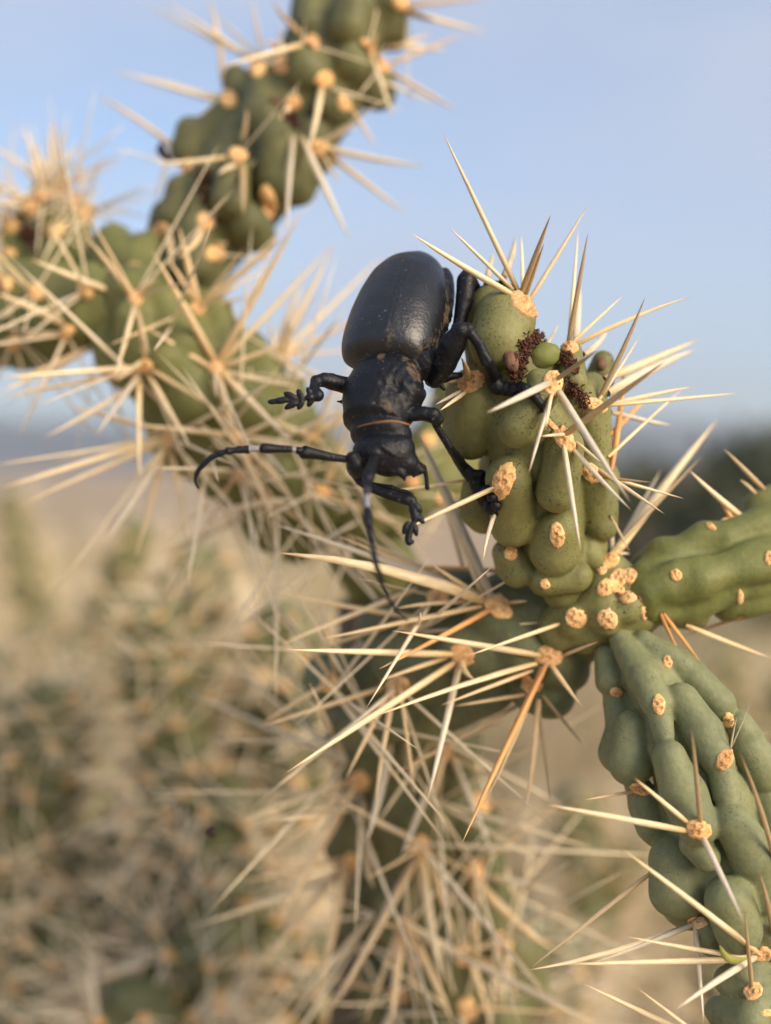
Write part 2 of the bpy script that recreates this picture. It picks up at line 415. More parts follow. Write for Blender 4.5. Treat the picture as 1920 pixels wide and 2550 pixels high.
def scrub(name, label, m, spots, seed):
    r = np.random.default_rng(seed); vs_, fs = [], []
    for i, (x, y, sc_) in enumerate(spots):
        me = TW[i % 3]; v = np.empty(len(me.vertices) * 3); me.vertices.foreach_get('co', v); v = v.reshape(-1, 3)
        f = np.empty(len(me.loops), np.int32); me.loops.foreach_get('vertex_index', f)
        a = r.uniform(0, 6.28); ca, sa = math.cos(a), math.sin(a)
        q = np.stack([v[:, 0] * ca - v[:, 1] * sa, v[:, 0] * sa + v[:, 1] * ca, v[:, 2] * 1.05], 1) * sc_ + np.array((x, y, 0))
        fs.append(f.reshape(-1, 3) + sum(len(k) for k in vs_)); vs_.append(q)
    o = mesh_obj(name, np.concatenate(vs_), np.concatenate(fs), m, smooth=False); tag(o, label, kind='stuff')
scrub('dry_scrub', 'straw coloured desert scrub in a blur behind the cacti', M_twig, [(-.45, 1.45, .86), (-.30, 1.25, .8), (-.62, 2.0, .96), (-.75, 2.3, 1.0), (-.20, 1.7, .84), (-1.3, 3.6, 1.12), (-.9, 3.0, 1.1), (-.5, 3.6, 1.1), (-.2, 4.4, 1.08), (-1.6, 4.4, 1.12), (-.7, 4.2, 1.1), (-1.1, 5.2, 1.12), (-2.0, 6, 1.15), (-1.0, 6.3, 1.12), (-.3, 6.0, 1.1), (-.42, 1.7, .72), (-.15, 2.0, .80), (-.78, 2.6, 1.0), (-.28, 2.9, .86), (.12, 2.4, .72), (-.55, 1.9, .82), (.42, 2.2, .80), (.30, 1.6, .6), (-.95, 3.8, 1.02), (-.1, 3.9, .95),
      (-1.2, 4.6, 1.0), (.2, 4.8, .9), (-.62, 3.3, 1.0), (-.4, 4.2, 1.02), (-1.5, 5.5, 1.05), (.5, 3.2, .85)], 5)
scrub('olive_scrub', 'olive desert scrub in a blur behind the cacti', M_twigg, [(-1.0, 2.6, 1.08), (-.6, 2.8, 1.06), (-1.45, 5.0, 1.12), (-.35, 5.1, 1.1), (-1.9, 6.8, 1.15), (-.8, 7.2, 1.15), (-.05, 1.55, .62), (.75, 3.4, .92), (.62, 2.3, .75), (-.68, 2.2, .95), (-.36, 2.4, .85), (-1.1, 3.2, 1.02), (-.75, 4.9, 1.02), (1.1, 4.2, .98), (.05, 3.3, .85), (-.5, 5.6, 1.0)], 6)
def bush(x, y, wdt, hgt, label, seed):
    r = np.random.default_rng(seed)
    root = empty('juniper_bush', (x, y, 0), label, 'bush', 'juniper bushes far behind the cactus')
    vs_, fs = [], []
    cl = []
    for i in range(26):
        a = r.uniform(0, 6.28); rr = wdt * .5 * math.sqrt(r.random()) * .85; z = hgt * r.uniform(.18, .9)
        rr *= math.sqrt(max(.12, 1 - ((z / hgt - .4) / .62) ** 2))
        cl.append((math.cos(a) * rr, math.sin(a) * rr, z, wdt * r.uniform(.10, .2)))
    for cx, cy, cz, cr in cl:
        for k in range(130):
            v = r.normal(size=3); v /= np.linalg.norm(v); p = np.array((cx, cy, cz)) + v * cr * r.uniform(.5, 1.1)
            q = r.normal(size=(3, 3)) * .022 * wdt; i = len(vs_)
            vs_ += [p + q[0], p + q[1], p + q[2]]; fs.append((i, i + 1, i + 2))
    c = mesh_obj('crown', np.array(vs_) + np.array((x, y, 0)), fs, M_bush, root, smooth=False)
    tv, tf = [], []
    for s_ in range(4):
        a = r.uniform(0, 6.28); ex, ey, ez = math.cos(a) * wdt * .25, math.sin(a) * wdt * .25, hgt * .6
        i = len(tv)
        for lv, (f, rad) in enumerate(((0, .05), (.5, .035), (1, .012))):
            for j in range(7):
                b = 6.283 * j / 7; tv.append((x + ex * f + math.cos(b) * rad * wdt, y + ey * f + math.sin(b) * rad * wdt, ez * f))
        for lv in range(2):
            for j in range(7):
                k = (j + 1) % 7; tf.append((i + lv * 7 + j, i + lv * 7 + k, i + lv * 7 + 7 + k, i + lv * 7 + 7 + j))
    mesh_obj('trunk', tv, tf, M_bark, root)
bush(2.35, 7.6, 1.5, 1.28, 'dark juniper bush nearest the edge behind the smooth green cactus branch', 21)
bush(1.95, 9.4, 1.3, 1.12, 'smaller dark bush beside the larger juniper, further from the cactus', 22)

# ------------------------------------------------------------------ air
def haze():
    m = bpy.data.materials.new('desert_air'); m.use_nodes = True; t = m.node_tree; t.nodes.clear()
    o = t.nodes.new('ShaderNodeOutputMaterial'); v = t.nodes.new('ShaderNodeVolumePrincipled')
    v.inputs['Color'].default_value = (.80, .89, 1, 1); v.inputs['Density'].default_value = HAZE; v.inputs['Anisotropy'].default_value = .2
    t.links.new(v.outputs[0], o.inputs['Volume'])
    x, z0, z1_ = 3500, -1.4, 236
    vs_ = [(a, b, c) for c in (z0, z1_) for a, b in ((-x, -x), (x, -x), (x, x), (-x, x))]
    fs = [(0, 3, 2, 1), (4, 5, 6, 7), (0, 1, 5, 4), (1, 2, 6, 5), (2, 3, 7, 6), (3, 0, 4, 7)]
    h = mesh_obj('haze', vs_, fs, m, smooth=False); tag(h, 'thin blue desert haze in the air', kind='stuff')
HAZE = .0004
haze()
# ------------------------------------------------------------------ cactus builders
def spine_template(bend):
    prof = [(0, .72), (.05, .92), (.22, 1.0), (.5, .86), (.75, .58), (.92, .24), (1, .02)]
    n = 9; vs_, fs = [], []
    for t, r in prof:
        for j in range(n):
            a = 6.28319 * j / n; vs_.append((r * math.cos(a) + bend * 4 * t * (1 - t), r * math.sin(a), t))
    for i in range(len(prof) - 1):
        for j in range(n):
            k = (j + 1) % n; fs.append((i * n + j, i * n + k, (i + 1) * n + k, (i + 1) * n + j))
    return vs_, fs
SPT = {}
for kind in M_sp:
    for b in range(3):
        vs_, fs = spine_template((0, .5, 1.3)[b])
        me = bpy.data.meshes.new('spine'); me.from_pydata(vs_, [], fs); me.update(); me.polygons.foreach_set('use_smooth', [True] * len(me.polygons))
        me.materials.append(M_sp[kind]); SPT[kind, b] = me
N_SP = 0
def put_spine(parent, p, q, width, kind='c', bend=None):
    """one spine from p to q (camera-frame mm); width in mm"""
    global N_SP
    N_SP += 1
    a, b = Vector(W(p)), Vector(W(q)); d = b - a; L = d.length
    if bend is None: bend = random.choice((0, 0, 1, 1, 2))
    o = bpy.data.objects.new('spine', SPT[kind, bend]); COL.objects.link(o)
    o.parent = parent; o.location = a - wloc(parent)
    qt = d.to_track_quat('Z', 'Y') @ Quaternion((0, 0, 1), random.uniform(0, 6.28))
    o.rotation_mode = 'QUATERNION'; o.rotation_quaternion = qt
    r = width * .5 * MM; o.scale = (r, r * random.uniform(.75, 1), L)
    return o

class Joint: pass
def make_joint(plant, fr, axis, tubs, k, h, m, core=.74, noise_amp=.18, name='stem_joint', back=True, seed=0, gain=1.0):
    """axis: [(x, y, radius, depth mm)] in frame fr; tubs: (x1,y1,r1,x2,y2,r2[,zadd]) in frame fr"""
    f0 = fr(0, 0); sc = fr(1, 0)[0] - f0[0]
    AX = [(*fr(x, y), r * sc, d) for x, y, r, d in axis]
    def near(px, py):
        best = None
        for (x1, y1, r1, d1), (x2, y2, r2, d2) in zip(AX[:-1], AX[1:]):
            vx, vy = x2 - x1, y2 - y1; t = max(0, min(1, ((px - x1) * vx + (py - y1) * vy) / (vx * vx + vy * vy + 1e-9)))
            cx, cy = x1 + t * vx, y1 + t * vy; ds = math.hypot(px - cx, py - cy)
            if best is None or ds < best[0]: best = (ds, r1 + t * (r2 - r1), d1 + t * (d2 - d1), vx, vy)
        return best
    prim = []
    for (x1, y1, r1, d1), (x2, y2, r2, d2) in zip(AX[:-1], AX[1:]):
        prim.append((P(x1, y1, d1), P(x2, y2, d2), r1 * core * d1 / FPX, r2 * core * d2 / FPX))
    tp = []
    for tb in tubs:
        x1, y1 = fr(tb[0], tb[1]); x2, y2 = fr(tb[3], tb[4]); r1, r2 = tb[2] * sc * gain, tb[5] * sc * gain; za = tb[6] if len(tb) > 6 else 0
        e = []
        for x, y, r in ((x1, y1, r1), (x2, y2, r2)):
            ds, R, D, vx, vy = near(x, y)
            z = math.sqrt(max((R * 1.02 - r) ** 2 - min(ds, R) ** 2, 0)) * D / FPX + za if za > -90 else -(za + 100)
            e.append((x, y, r, D, z, vx, vy))
        tp.append(e)
        prim.append(tuple(P(q[0], q[1], q[3] - q[4]) for q in e) + tuple(q[2] * q[3] / FPX for q in e))
    rr = random.Random(seed)
    if back:
        for e in tp:
            jit = rr.uniform(-.5, .5)
            prim.append(tuple(P(q[0] + q[5] * 0 + jit * q[2], q[1] + jit * q[2], q[3] + abs(q[4]) + q[2] * q[3] / FPX * .15) for q in e) + tuple(q[2] * q[3] / FPX for q in e))
    lo = np.min([np.minimum(p, q) - max(a, b) for p, q, a, b in prim], 0) - 1.5
    hi = np.max([np.maximum(p, q) + max(a, b) for p, q, a, b in prim], 0) + 1.5
    F = Field(lo, hi, h)
    for p, q, a, b in prim: F.cone(p, q, a, b, k)
    v, f = F.mesh(); v = relax(v, f, 2)
    if noise_amp:
        g = np.stack([wob(v, .55, seed + 1), wob(v, .55, seed + 2), wob(v, .55, seed + 3)], 1); v = v + noise_amp * g
    o = mesh_obj(name, W(v), f, m, plant)
    J = Joint(); J.obj = o; J.near = near; J.fr = fr; J.sc = sc; J.depth = AX[0][3]
    J.bvh = BVHTree.FromPolygons(v.tolist(), f.tolist()); J.cen = v.mean(0)
    return J
def hit(J, px, py):
    d = Vector(P(px, py, 1.0)).normalized()
    loc, n, i, ds = J.bvh.ray_cast(Vector((0, 0, 0)), d)
    if loc is None:
        D = J.near(px, py)[2]
        loc, n, i, ds = J.bvh.find_nearest(Vector(P(px, py, D)))
    if n.dot(loc) > 0: n = -n
    return np.array(loc), np.array(n)

def areole(J, fr, x, y, a, b, ang=0, pits=4, rings=7, seg=22, thick=.27, seed=None):
    """felted spine cushion that hugs the skin; a, b half sizes in frame units, ang in degrees"""
    r = np.random.default_rng(seed if seed is not None else int(abs(x * 7 + y * 13)) % 9999)
    cx, cy = fr(x, y); sc = fr(1, 0)[0] - fr(0, 0)[0]; a, b = a * sc, b * sc
    loc0, n0 = hit(J, cx, cy); D = -loc0[2]; mm = D / FPX
    ca, sa = math.cos(math.radians(ang)), math.sin(math.radians(ang))
    rim = 1 + .10 * np.sin(2 * np.arange(seg) / seg * 6.283 + r.uniform(0, 6)) + .06 * r.normal(size=seg)
    pts = [(0, 0, 0)]
    for i in range(1, rings + 1):
        rho = i / rings
        for j in range(seg):
            t = 6.28319 * j / seg; q = 1 + (rim[j] - 1) * rho; pts.append((rho * q * math.cos(t), rho * q * math.sin(t), rho))
    pt = []
    for _ in range(pits):
        for _k in range(20):
            c = r.uniform(-.62, .62, 2)
            if c @ c < .4 and all(np.hypot(*(c - q)) > .42 for q in pt): pt.append(c); break
    vs_, pit = [], []
    for ux, uy, rho in pts:
        ex_, ey_ = ux * a, uy * b; px, py = cx + ex_ * ca - ey_ * sa, cy + ex_ * sa + ey_ * ca
        loc, n = hit(J, px, py)
        if abs(loc[2] - loc0[2]) > max(a, b) * mm * 1.6 + .5:
            q, n_, _i, _d = J.bvh.find_nearest(Vector(P(px, py, D))); loc = np.array(q); n = np.array(n_); n = n if n @ loc < 0 else -n
        hgt = thick * (max(0, 1 - rho ** 3.5)) ** .6 + .035 * r.normal() * (rho < .95) - (.12 if rho > .99 else 0)
        pv = 0
        for c in pt:
            ds = math.hypot((ux - c[0]) * a, (uy - c[1]) * b) * mm / (.17 * math.sqrt(a * b) * mm + .08)
            hgt += .05 * math.exp(-((ds - 1.25) / .45) ** 2) - .14 * math.exp(-(ds / .7) ** 2)
            pv = max(pv, math.exp(-((ds - .72) / .24) ** 2) * .75, math.exp(-(ds / .2) ** 2) * .3)
        nn = n * .6 + n0 * .4; nn = nn / (np.linalg.norm(nn) + 1e-9)
        vs_.append(loc + nn * hgt); pit.append(pv)
    fs = [(0, 1 + j, 1 + (j + 1) % seg) for j in range(seg)]
    for i in range(rings - 1):
        for j in range(seg):
            k = (j + 1) % seg; fs.append((1 + i * seg + j, 1 + (i + 1) * seg + j, 1 + (i + 1) * seg + k, 1 + i * seg + k))
    return mesh_obj('areole', W(np.array(vs_)), fs, M_areole, J.obj, attrs={'pit': pit})

def sp(J, fr, *rows):
    """rows: bx, by, tx, ty, dz(tip towards camera, mm), width(px of photo), kind"""
    for row in rows:
        bx, by, tx, ty = row[:4]; dz = row[4] if len(row) > 4 else 0; wd = row[5] if len(row) > 5 else 11; kd = row[6] if len(row) > 6 else 'c'
        b = fr(bx, by); t = fr(tx, ty)
        loc, n = hit(J, *b)
        D = -loc[2]
        tip = P(*t, D - dz); dirv = tip - loc; dirv /= np.linalg.norm(dirv)
        put_spine(J.obj, loc - dirv * .25 + n * .1, tip, wd * D / FPX * 1.15 * (.74 if wd > 13 and D > 134 else 1), kd)
def auto_spines(J, fr, spots, n=(4, 7), L=(9, 15), kind='ct', wd=.42, seed=0, spread=1.0):
    rr = random.Random(seed)
    for x, y in spots:
        loc, nrm = hit(J, *fr(x, y))
        for i in range(rr.randint(*n)):
            v = np.array([rr.gauss(0, 1) for _ in range(3)]); v /= np.linalg.norm(v)
            d = nrm * .75 + v * spread; d /= np.linalg.norm(d)
            if d @ nrm < .05: d = d + nrm * .5; d /= np.linalg.norm(d)
            put_spine(J.obj, loc - d * .2, loc + d * rr.uniform(*L), wd * rr.uniform(.7, 1.2), rr.choice(kind))

def spine_mass(J, fr, spots, n, L, m, seed, wd=.34, jitter=10):
    r = np.random.default_rng(seed); vs_, fs = [], []
    for x, y in spots:
        x, y = x + r.normal() * jitter, y + r.normal() * jitter
        loc, nrm = hit(J, *fr(x, y))
        for k in range(n):
            v = r.normal(size=3); v /= np.linalg.norm(v); d = nrm * .6 + v; d /= np.linalg.norm(d)
            if d @ nrm < .02: d = d - 1.8 * (d @ nrm) * nrm; d /= np.linalg.norm(d)
            ln = r.uniform(*L); u = np.cross(d, r.normal(size=3)); u /= np.linalg.norm(u); w_ = np.cross(d, u); b0 = len(vs_); w0 = wd * .5 * r.uniform(.7, 1.2)
            for t, q in ((0, .85), (.35, 1), (.75, .6)):
                for j in range(6): a = 1.0472 * j; vs_.append(loc + d * ln * t + (u * math.cos(a) + w_ * math.sin(a)) * w0 * q)
            vs_.append(loc + d * ln)
            for lv in range(2):
                for j in range(6): k2 = (j + 1) % 6; fs.append((b0 + lv * 6 + j, b0 + lv * 6 + k2, b0 + lv * 6 + 6 + k2, b0 + lv * 6 + 6 + j))
            for j in range(6): fs.append((b0 + 12 + j, b0 + 12 + (j + 1) % 6, b0 + 18))
    o = mesh_obj('spine', W(np.array(vs_)), fs, m, J.obj); tag(o, kind='stuff')
def trunk(plant, p0, r0, p1=None, r1=None, name='trunk'):
    """woody lower stem from camera-frame point p0 down to the plant's base"""
    a = W(p0); b = np.array(plant.location) - np.array((0, 0, .02)); n, seg = 26, 20
    vs_, fs = [], []
    for i in range(n + 1):
        t = i / n; c = a + (b - a) * t; c[2] = a[2] + (b[2] - a[2]) * t
        rr_ = (r0 + (r1 - r0) * t) * MM
        for j in range(seg):
            g = 6.28319 * j / seg; k = 1 + .14 * math.sin(5 * g + t * 31) + .05 * math.sin(9 * g - t * 60)
            vs_.append((c[0] + rr_ * k * math.cos(g), c[1] + rr_ * k * math.sin(g), c[2]))
    for i in range(n):
        for j in range(seg):
            k = (j + 1) % seg; fs.append((i * seg + j, (i + 1) * seg + j, (i + 1) * seg + k, i * seg + k))
    fs.append(tuple(range(seg)))
    return mesh_obj(name, vs_, fs, M_wood, plant)

# ================================================================== plant 1: the sharp cactus that carries the beetle
gp = W(P(*V(1010, 2700), 172)); 
plantA = empty('cholla_cactus', (gp[0], gp[1] + .01, 0), 'sharp green cholla cactus with cream spines that the black beetle clings to', 'cactus', 'cholla cacti')

# --- joint under the beetle
JA = make_joint(plantA, z3, [(420, 330, 190, 122), (500, 560, 330, 123), (560, 830, 425, 124), (610, 1150, 380, 125), (680, 1450, 255, 126), (740, 1700, 190, 127)], [
    (395, 420, 150, 435, 305, 158, 1.0), (300, 560, 70, 310, 430, 90, -1.5),
    (250, 900, 130, 290, 720, 150, .3), (215, 700, 70, 150, 790, 60, -1),
    (490, 870, 92, 650, 650, 82, 1.6), (700, 1200, 105, 735, 960, 100, 1.6),
    (480, 1370, 118, 455, 1130, 115, 1.0), (290, 1290, 95, 300, 1180, 95, -.8),
    (690, 1500, 130, 705, 1390, 115, .8), (500, 1600, 98, 460, 1530, 75, .6),
    (890, 1330, 85, 885, 1080, 95, -.2), (900, 980, 90, 890, 780, 95, .2), (800, 720, 80, 880, 640, 70, -1.0),
    (790, 620, 75, 770, 480, 62, .8), (650, 640, 60, 600, 620, 60, 1.0), (640, 1660, 80, 800, 1640, 85, .4), (560, 1000, 110, 600, 1050, 100, -2.0),
    (870, 1450, 70, 860, 1520, 65, -1), (920, 600, 80, 940, 520, 60, -4.5), (470, 480, 60, 500, 450, 60, -.5)],
    .28, .18, M_front, core=.62, noise_amp=.08, seed=3)
for a in [(555, 225, 112, 62, 42, 6, 13, 34), (258, 625, 84, 52, -22, 3, 11, 30), (680, 632, 52, 74, -12, 3, 11, 28), (735, 915, 52, 88, -35, 4, 11, 30),
          (425, 1140, 60, 100, 22, 6, 13, 34), (703, 1420, 42, 68, -14, 4, 11, 30), (462, 1515, 34, 46, 15, 3), (882, 1100, 58, 48, 30, 4, 11, 28),
          (895, 745, 72, 38, 25, 3), (766, 445, 52, 36, -5, 2), (640, 1675, 30, 28, 0, 1)]:
    areole(JA, z3, *a)
sp(JA, z10, (445, 840, 42, 8, 2, 15), (400, 830, 75, 508, 1.5, 10), (390, 855, -115, 545, 3, 15), (487, 860, 455, 552, -3, 9),
   (460, 855, 607, 447, 5, 15, 'g'), (510, 860, 573, 595, 3, 11, 'g'), (540, 875, 806, 388, 1, 11),
   (690, 1105, 800, 540, 3, 14, 'g'), (695, 1105, 750, 515, -2, 9), (725, 1110, 988, 862, 0, 9), (750, 1115, 1333, 872, 2, 11),
   (640, 1300, 850, 1150, 6, 13, 'g'), (600, 1320, 275, 1475, 8, 17, 'w'), (605, 1385, 578, 1560, 6, 9),
   (860, 1400, 1098, 872, 2, 13, 'g'), (855, 1410, 1075, 1065, -2, 9, 'w'), (925, 1430, 1350, 1340, 0, 11), (915, 1435, 1590, 1372, -2, 11, 'c'),
   (600, 1110, 648, 1018, -3, 7))
sp(JA, z3, (672, 690, 556, 1100, 4, 13, 'w'), (708, 675, 1082, 1250, 8, 18, 'w'), (740, 905, 1265, 518, 7, 17, 'g'), (745, 900, 618, 908, 5, 8),
   (738, 960, 825, 1500, 5, 15, 'w'), (790, 980, 1085, 1290, 5, 12, 'w'), (805, 945, 940, 1055, 3, 9), (920, 1085, 1260, 1312, 3, 11),
   (925, 1110, 1360, 1232, 1, 9), (930, 1115, 1205, 1148, 2, 8, 'g'), (240, 622, 205, 500, 4, 16, 'g'), (200, 680, 70, 745, 3, 10, 'w'), (225, 685, 95, 775, 4, 10),
   (180, 625, 70, 628, 2, 9), (380, 1175, -130, 1415, 4, 14), (385, 1310, 318, 1560, 3, 12, 'w'), (225, 1140, -260, 1205, 0, 8), (970, 1010, 1350, 665, -6, 9, 'c'),
   (375, 1185, 400, 1160, 3, 9), (980, 1330, 1080, 1510, -3, 7))
sp(JA, z13, (300, 150, 800, -10, -9, 22, 'c'), (300, 380, 785, 55, -9, 24, 'w'), (190, 880, 285, 140, -8, 16, 'o'), (230, 640, 480, 350, -7, 13, 'o'), (170, 60, 180, -120, -8, 16, 'w'), (380, 480, 620, 580, -9, 12, 'w'))
sp(JA, z10, (350, 800, 420, 565, -9, 18, 'c'), (240, 740, 310, 640, -7, 14, 't'), (760, 1050, 760, 800, -8, 16, 'w'))
# small bud, husk and the brown dried bracts at the tip
def blob(name, J, fr, x, y, a, b, ang, m, lift=.5, thickf=.8, curve=0):
    cx, cy = fr(x, y); sc = fr(1, 0)[0] - fr(0, 0)[0]; loc, n = hit(J, cx, cy); D = -loc[2]; mm = D / FPX
    ra, rb = a * sc * mm, b * sc * mm; vs_, fs = [], []; nu, nv = 20, 12
    ca, sa = math.cos(math.radians(-ang)), math.sin(math.radians(-ang)); c = loc + np.array((0, 0, lift))
    for i in range(nv + 1):
        th = math.pi * i / nv
        for j in range(nu):
            ph = 6.28319 * j / nu; u = math.cos(th); s_ = math.sin(th)
            q = np.array((u * ra, s_ * math.cos(ph) * rb, s_ * math.sin(ph) * rb * thickf)); q *= 1 + .04 * math.sin(3 * ph + 5 * th); q[1] += curve * ra * (u * u - .5)
            vs_.append(c + np.array((q[0] * ca - q[1] * sa, q[0] * sa + q[1] * ca, q[2])))
    for i in range(nv):
        for j in range(nu):
            k = (j + 1) % nu; fs.append((i * nu + j, (i + 1) * nu + j, (i + 1) * nu + k, i * nu + k))
    return mesh_obj(name, W(np.array(vs_)), fs, m, J.obj)
blob('bud', JA, z10, 572, 1178, 84, 66, -22, M_bud, .2)
def bracts(J, fr, path, width, n, m, seed, ln=.42):
    """brown papery flakes left by old florets, along a polyline"""
    r = np.random.default_rng(seed); sc = fr(1, 0)[0] - fr(0, 0)[0]; vs_, fs = [], []
    seg = [np.hypot(path[i + 1][0] - path[i][0], path[i + 1][1] - path[i][1]) for i in range(len(path) - 1)]
    for k in range(n):
        t = r.random() * sum(seg); i = 0
        while t > seg[i] and i < len(seg) - 1: t -= seg[i]; i += 1
        f = t / seg[i]; x = path[i][0] + f * (path[i + 1][0] - path[i][0]) + r.normal() * width * .42; y = path[i][1] + f * (path[i + 1][1] - path[i][1]) + r.normal() * width * .42
        loc, nn = hit(J, *fr(x, y)); loc = loc + nn * r.uniform(-.1, .22)
        d = nn * .35 + r.normal(size=3) * .8; d /= np.linalg.norm(d); s_ = np.cross(d, r.normal(size=3)); s_ /= np.linalg.norm(s_); th = np.cross(d, s_) * .05
        L, w_ = ln * r.uniform(.5, 1.2), ln * r.uniform(.18, .4); b0 = len(vs_)
        for tt, ww in ((0, .7), (.5, 1.), (1, .25)):
            c = loc + d * L * tt + np.cross(d, s_) * .25 * tt * tt * L
            vs_ += [c - s_ * w_ * ww - th, c - s_ * w_ * ww + th, c + s_ * w_ * ww + th, c + s_ * w_ * ww - th]
        for lv in range(2):
            for j in range(4):
                k2 = (j + 1) % 4; fs.append((b0 + lv * 4 + j, b0 + lv * 4 + k2, b0 + lv * 4 + 4 + k2, b0 + lv * 4 + 4 + j))
        fs.append((b0 + 8, b0 + 9, b0 + 10, b0 + 11)); fs.append((b0 + 3, b0 + 2, b0 + 1, b0))
    o = mesh_obj('dried_bract', W(np.array(vs_)), fs, m, J.obj, smooth=False); tag(o, kind='stuff'); return o
bracts(JA, z10, [(590, 1040), (540, 1080), (475, 1120), (455, 1180), (440, 1240), (425, 1300)], 46, 520, M_bract, 1)
bracts(JA, z10, [(665, 1180), (700, 1215), (735, 1250)], 36, 240, M_bract, 2)
bracts(JA, z10, [(690, 1330), (740, 1370), (790, 1430)], 40, 280, M_bract, 3)
blob('husk', JA, z10, 400, 1205, 62, 36, 70, M_husk, .3, .7); bracts(JA, z10, [(395, 1170), (440, 1240)], 18, 18, M_husk, 4, 1.1)
blob('husk', JA, z3, 930, 535, 34, 26, 80, M_husk, .2, .8)

# --- node where the joints meet
JN = make_joint(plantA, z4, [(560, 560, 190, 128), (720, 520, 235, 127.5), (900, 470, 220, 128)], [
    (850, 510, 72, 855, 500, 72, 1.2), (640, 480, 85, 640, 400, 80), (720, 570, 95, 725, 550, 85, .6), (870, 610, 80, 930, 560, 60), (530, 570, 90, 540, 550, 85, .3),
    (590, 650, 100, 640, 640, 90), (720, 300, 80, 750, 240, 70, .5), (700, 400, 80, 700, 350, 80, .8), (830, 370, 85, 850, 320, 75, .6), (420, 620, 110, 480, 520, 100), (780, 660, 80, 860, 640, 70),
    (610, 300, 90, 610, 210, 70)], .8, .22, M_front, core=.8, noise_amp=.15, seed=9)
for a in [(540, 555, 62, 66, 8, 5, 11, 30), (725, 560, 60, 64, 5, 4, 11, 30), (614, 195, 44, 32, 20, 2), (738, 222, 56, 46, -15, 3), (690, 268, 36, 36, 0, 2), (710, 378, 52, 52, 0, 4, 10, 26),
          (790, 322, 58, 54, 0, 4, 10, 26), (856, 315, 50, 52, 0, 4, 10, 26), (845, 432, 64, 34, -12, 3), (935, 525, 24, 44, 0, 2), (790, 390, 40, 30, 0, 2)]:
    areole(JN, z4, *a)
blob('husk', JN, z4, 905, 440, 22, 12, 60, M_husk, .4); blob('husk', JN, z4, 790, 415, 24, 9, 30, M_husk, .4)
sp(JN, z11, (1545, 530, 1075, 692, 4, 11))
sp(JN, z13, (150, 1390, 235, 1200, -2, 8), (205, 1440, 200, 1180, -5, 11, 'w'), (240, 1430, 610, 960, -8, 16), (230, 1440, 545, 880, -10, 14, 'w'), (260, 1440, 330, 1470, -2, 7), (230, 1430, 930, 540, -12, 26), (190, 1420, 830, 790, -5, 12, 'g'))

# --- smooth branch leaving the node sideways
JR = make_joint(plantA, z4, [(900, 420, 225, 128), (1200, 330, 245, 128), (1500, 250, 265, 129), (1900, 130, 280, 131)], [
    (960, 300, 90, 1080, 190, 90), (1080, 190, 95, 1270, 100, 98), (1400, 110, 105, 1720, -10, 110, .6), (1600, -60, 90, 1900, -180, 110, -2), (1090, 370, 100, 1240, 330, 110, 1.), (1240, 330, 100, 1640, 220, 105, 1.2),
    (1640, 220, 100, 1900, 120, 110), (960, 400, 110, 1110, 310, 80, 1.), (980, 480, 90, 1180, 500, 92, .6), (1200, 480, 90, 1430, 410, 85, 1.), (1420, 460, 95, 1700, 400, 105), (1700, 400, 105, 1900, 330, 110),
    (1500, 370, 60, 1620, 360, 70, -1.), (1640, -60, 100, 1750, -130, 90, -1.)], .8, .24, M_right, core=.66, noise_amp=.2, seed=13, gain=1.08)
for a in [(1120, 305, 34, 42, 0, 2), (1655, 205, 28, 48, 0, 2), (1487, 432, 15, 52, 3, 1), (1320, 28, 38, 16, 33, 1)]: areole(JR, z4, *a)
areole(JR, z13, 985, 1130, 60, 40, -30, 2)
sp(JR, z13, (1050, 1110, 735, 885, 2, 13), (1235, 940, 975, 740, 2, 12, 't'), (1160, 990, 1085, 955, 1, 9, 't'), (1000, 1130, 930, 1060, 0, 11, 'o'))
sp(JR, z13, (560, 1880, 820, 2220, -3, 11, 'o'), (540, 1880, 680, 2160, -2, 9, 'o'), (1100, 1890, 690, 2030, -8, 9, 'o'), (720, 1950, 1300, 2180, -4, 13, 't'))

# --- branch descending to the lower corner
z4y = 600 * 2.314
def zz(x, y): return z4(x, y)
def z5to4(t):
    t = list(t); t[1] += z4y
    if len(t) > 4: t[4] += z4y
    return tuple(t)
z16 = frame(1195, 1295, 1.7628)
LR = [(555, 590, 48, 572, 710, 62, .3), (595, 800, 55, 600, 860, 50, -1.0), (612, 520, 46, 720, 700, 72, .5), (720, 700, 72, 775, 810, 62, .5), (795, 880, 48, 805, 940, 44, .2), (715, 530, 46, 870, 645, 72, .2), (930, 690, 72, 1040, 800, 68, 0),
      (668, 910, 72, 662, 1060, 98, 1.2), (885, 790, 70, 975, 930, 86, .7), (975, 930, 86, 1045, 1060, 68, .6), (1070, 1150, 62, 1080, 1210, 60, 0), (1190, 1010, 75, 1260, 1120, 85, .2), (1140, 900, 60, 1180, 960, 60, -.3),
      (832, 1045, 76, 890, 1200, 92, 1.3), (890, 1200, 92, 955, 1345, 84, 1.2), (1105, 1325, 82, 1190, 1470, 98, 1.3), (1190, 1470, 98, 1250, 1640, 90, .9), (720, 1250, 72, 745, 1345, 60, -.8), (700, 1180, 50, 720, 1220, 55, -.8),
      (855, 1495, 112, 875, 1625, 124, .9), (1095, 1665, 100, 1135, 1800, 98, 1.4), (1290, 1280, 95, 1340, 1500, 110, .3), (950, 1430, 70, 985, 1480, 60, -.2), (1260, 1750, 95, 1310, 1880, 90, .4), (1000, 1800, 60, 1010, 1850, 55, -.8)]
JL = make_joint(plantA, z16, [(618, 496, 105, 126.5), (740, 694, 178, 124), (862, 961, 250, 122), (992, 1243, 304, 120.5), (1068, 1525, 300, 119.5), (1150, 1800, 235, 119)], LR, .42, .18, M_blue, core=.63, noise_amp=.09, seed=17, gain=1.04)
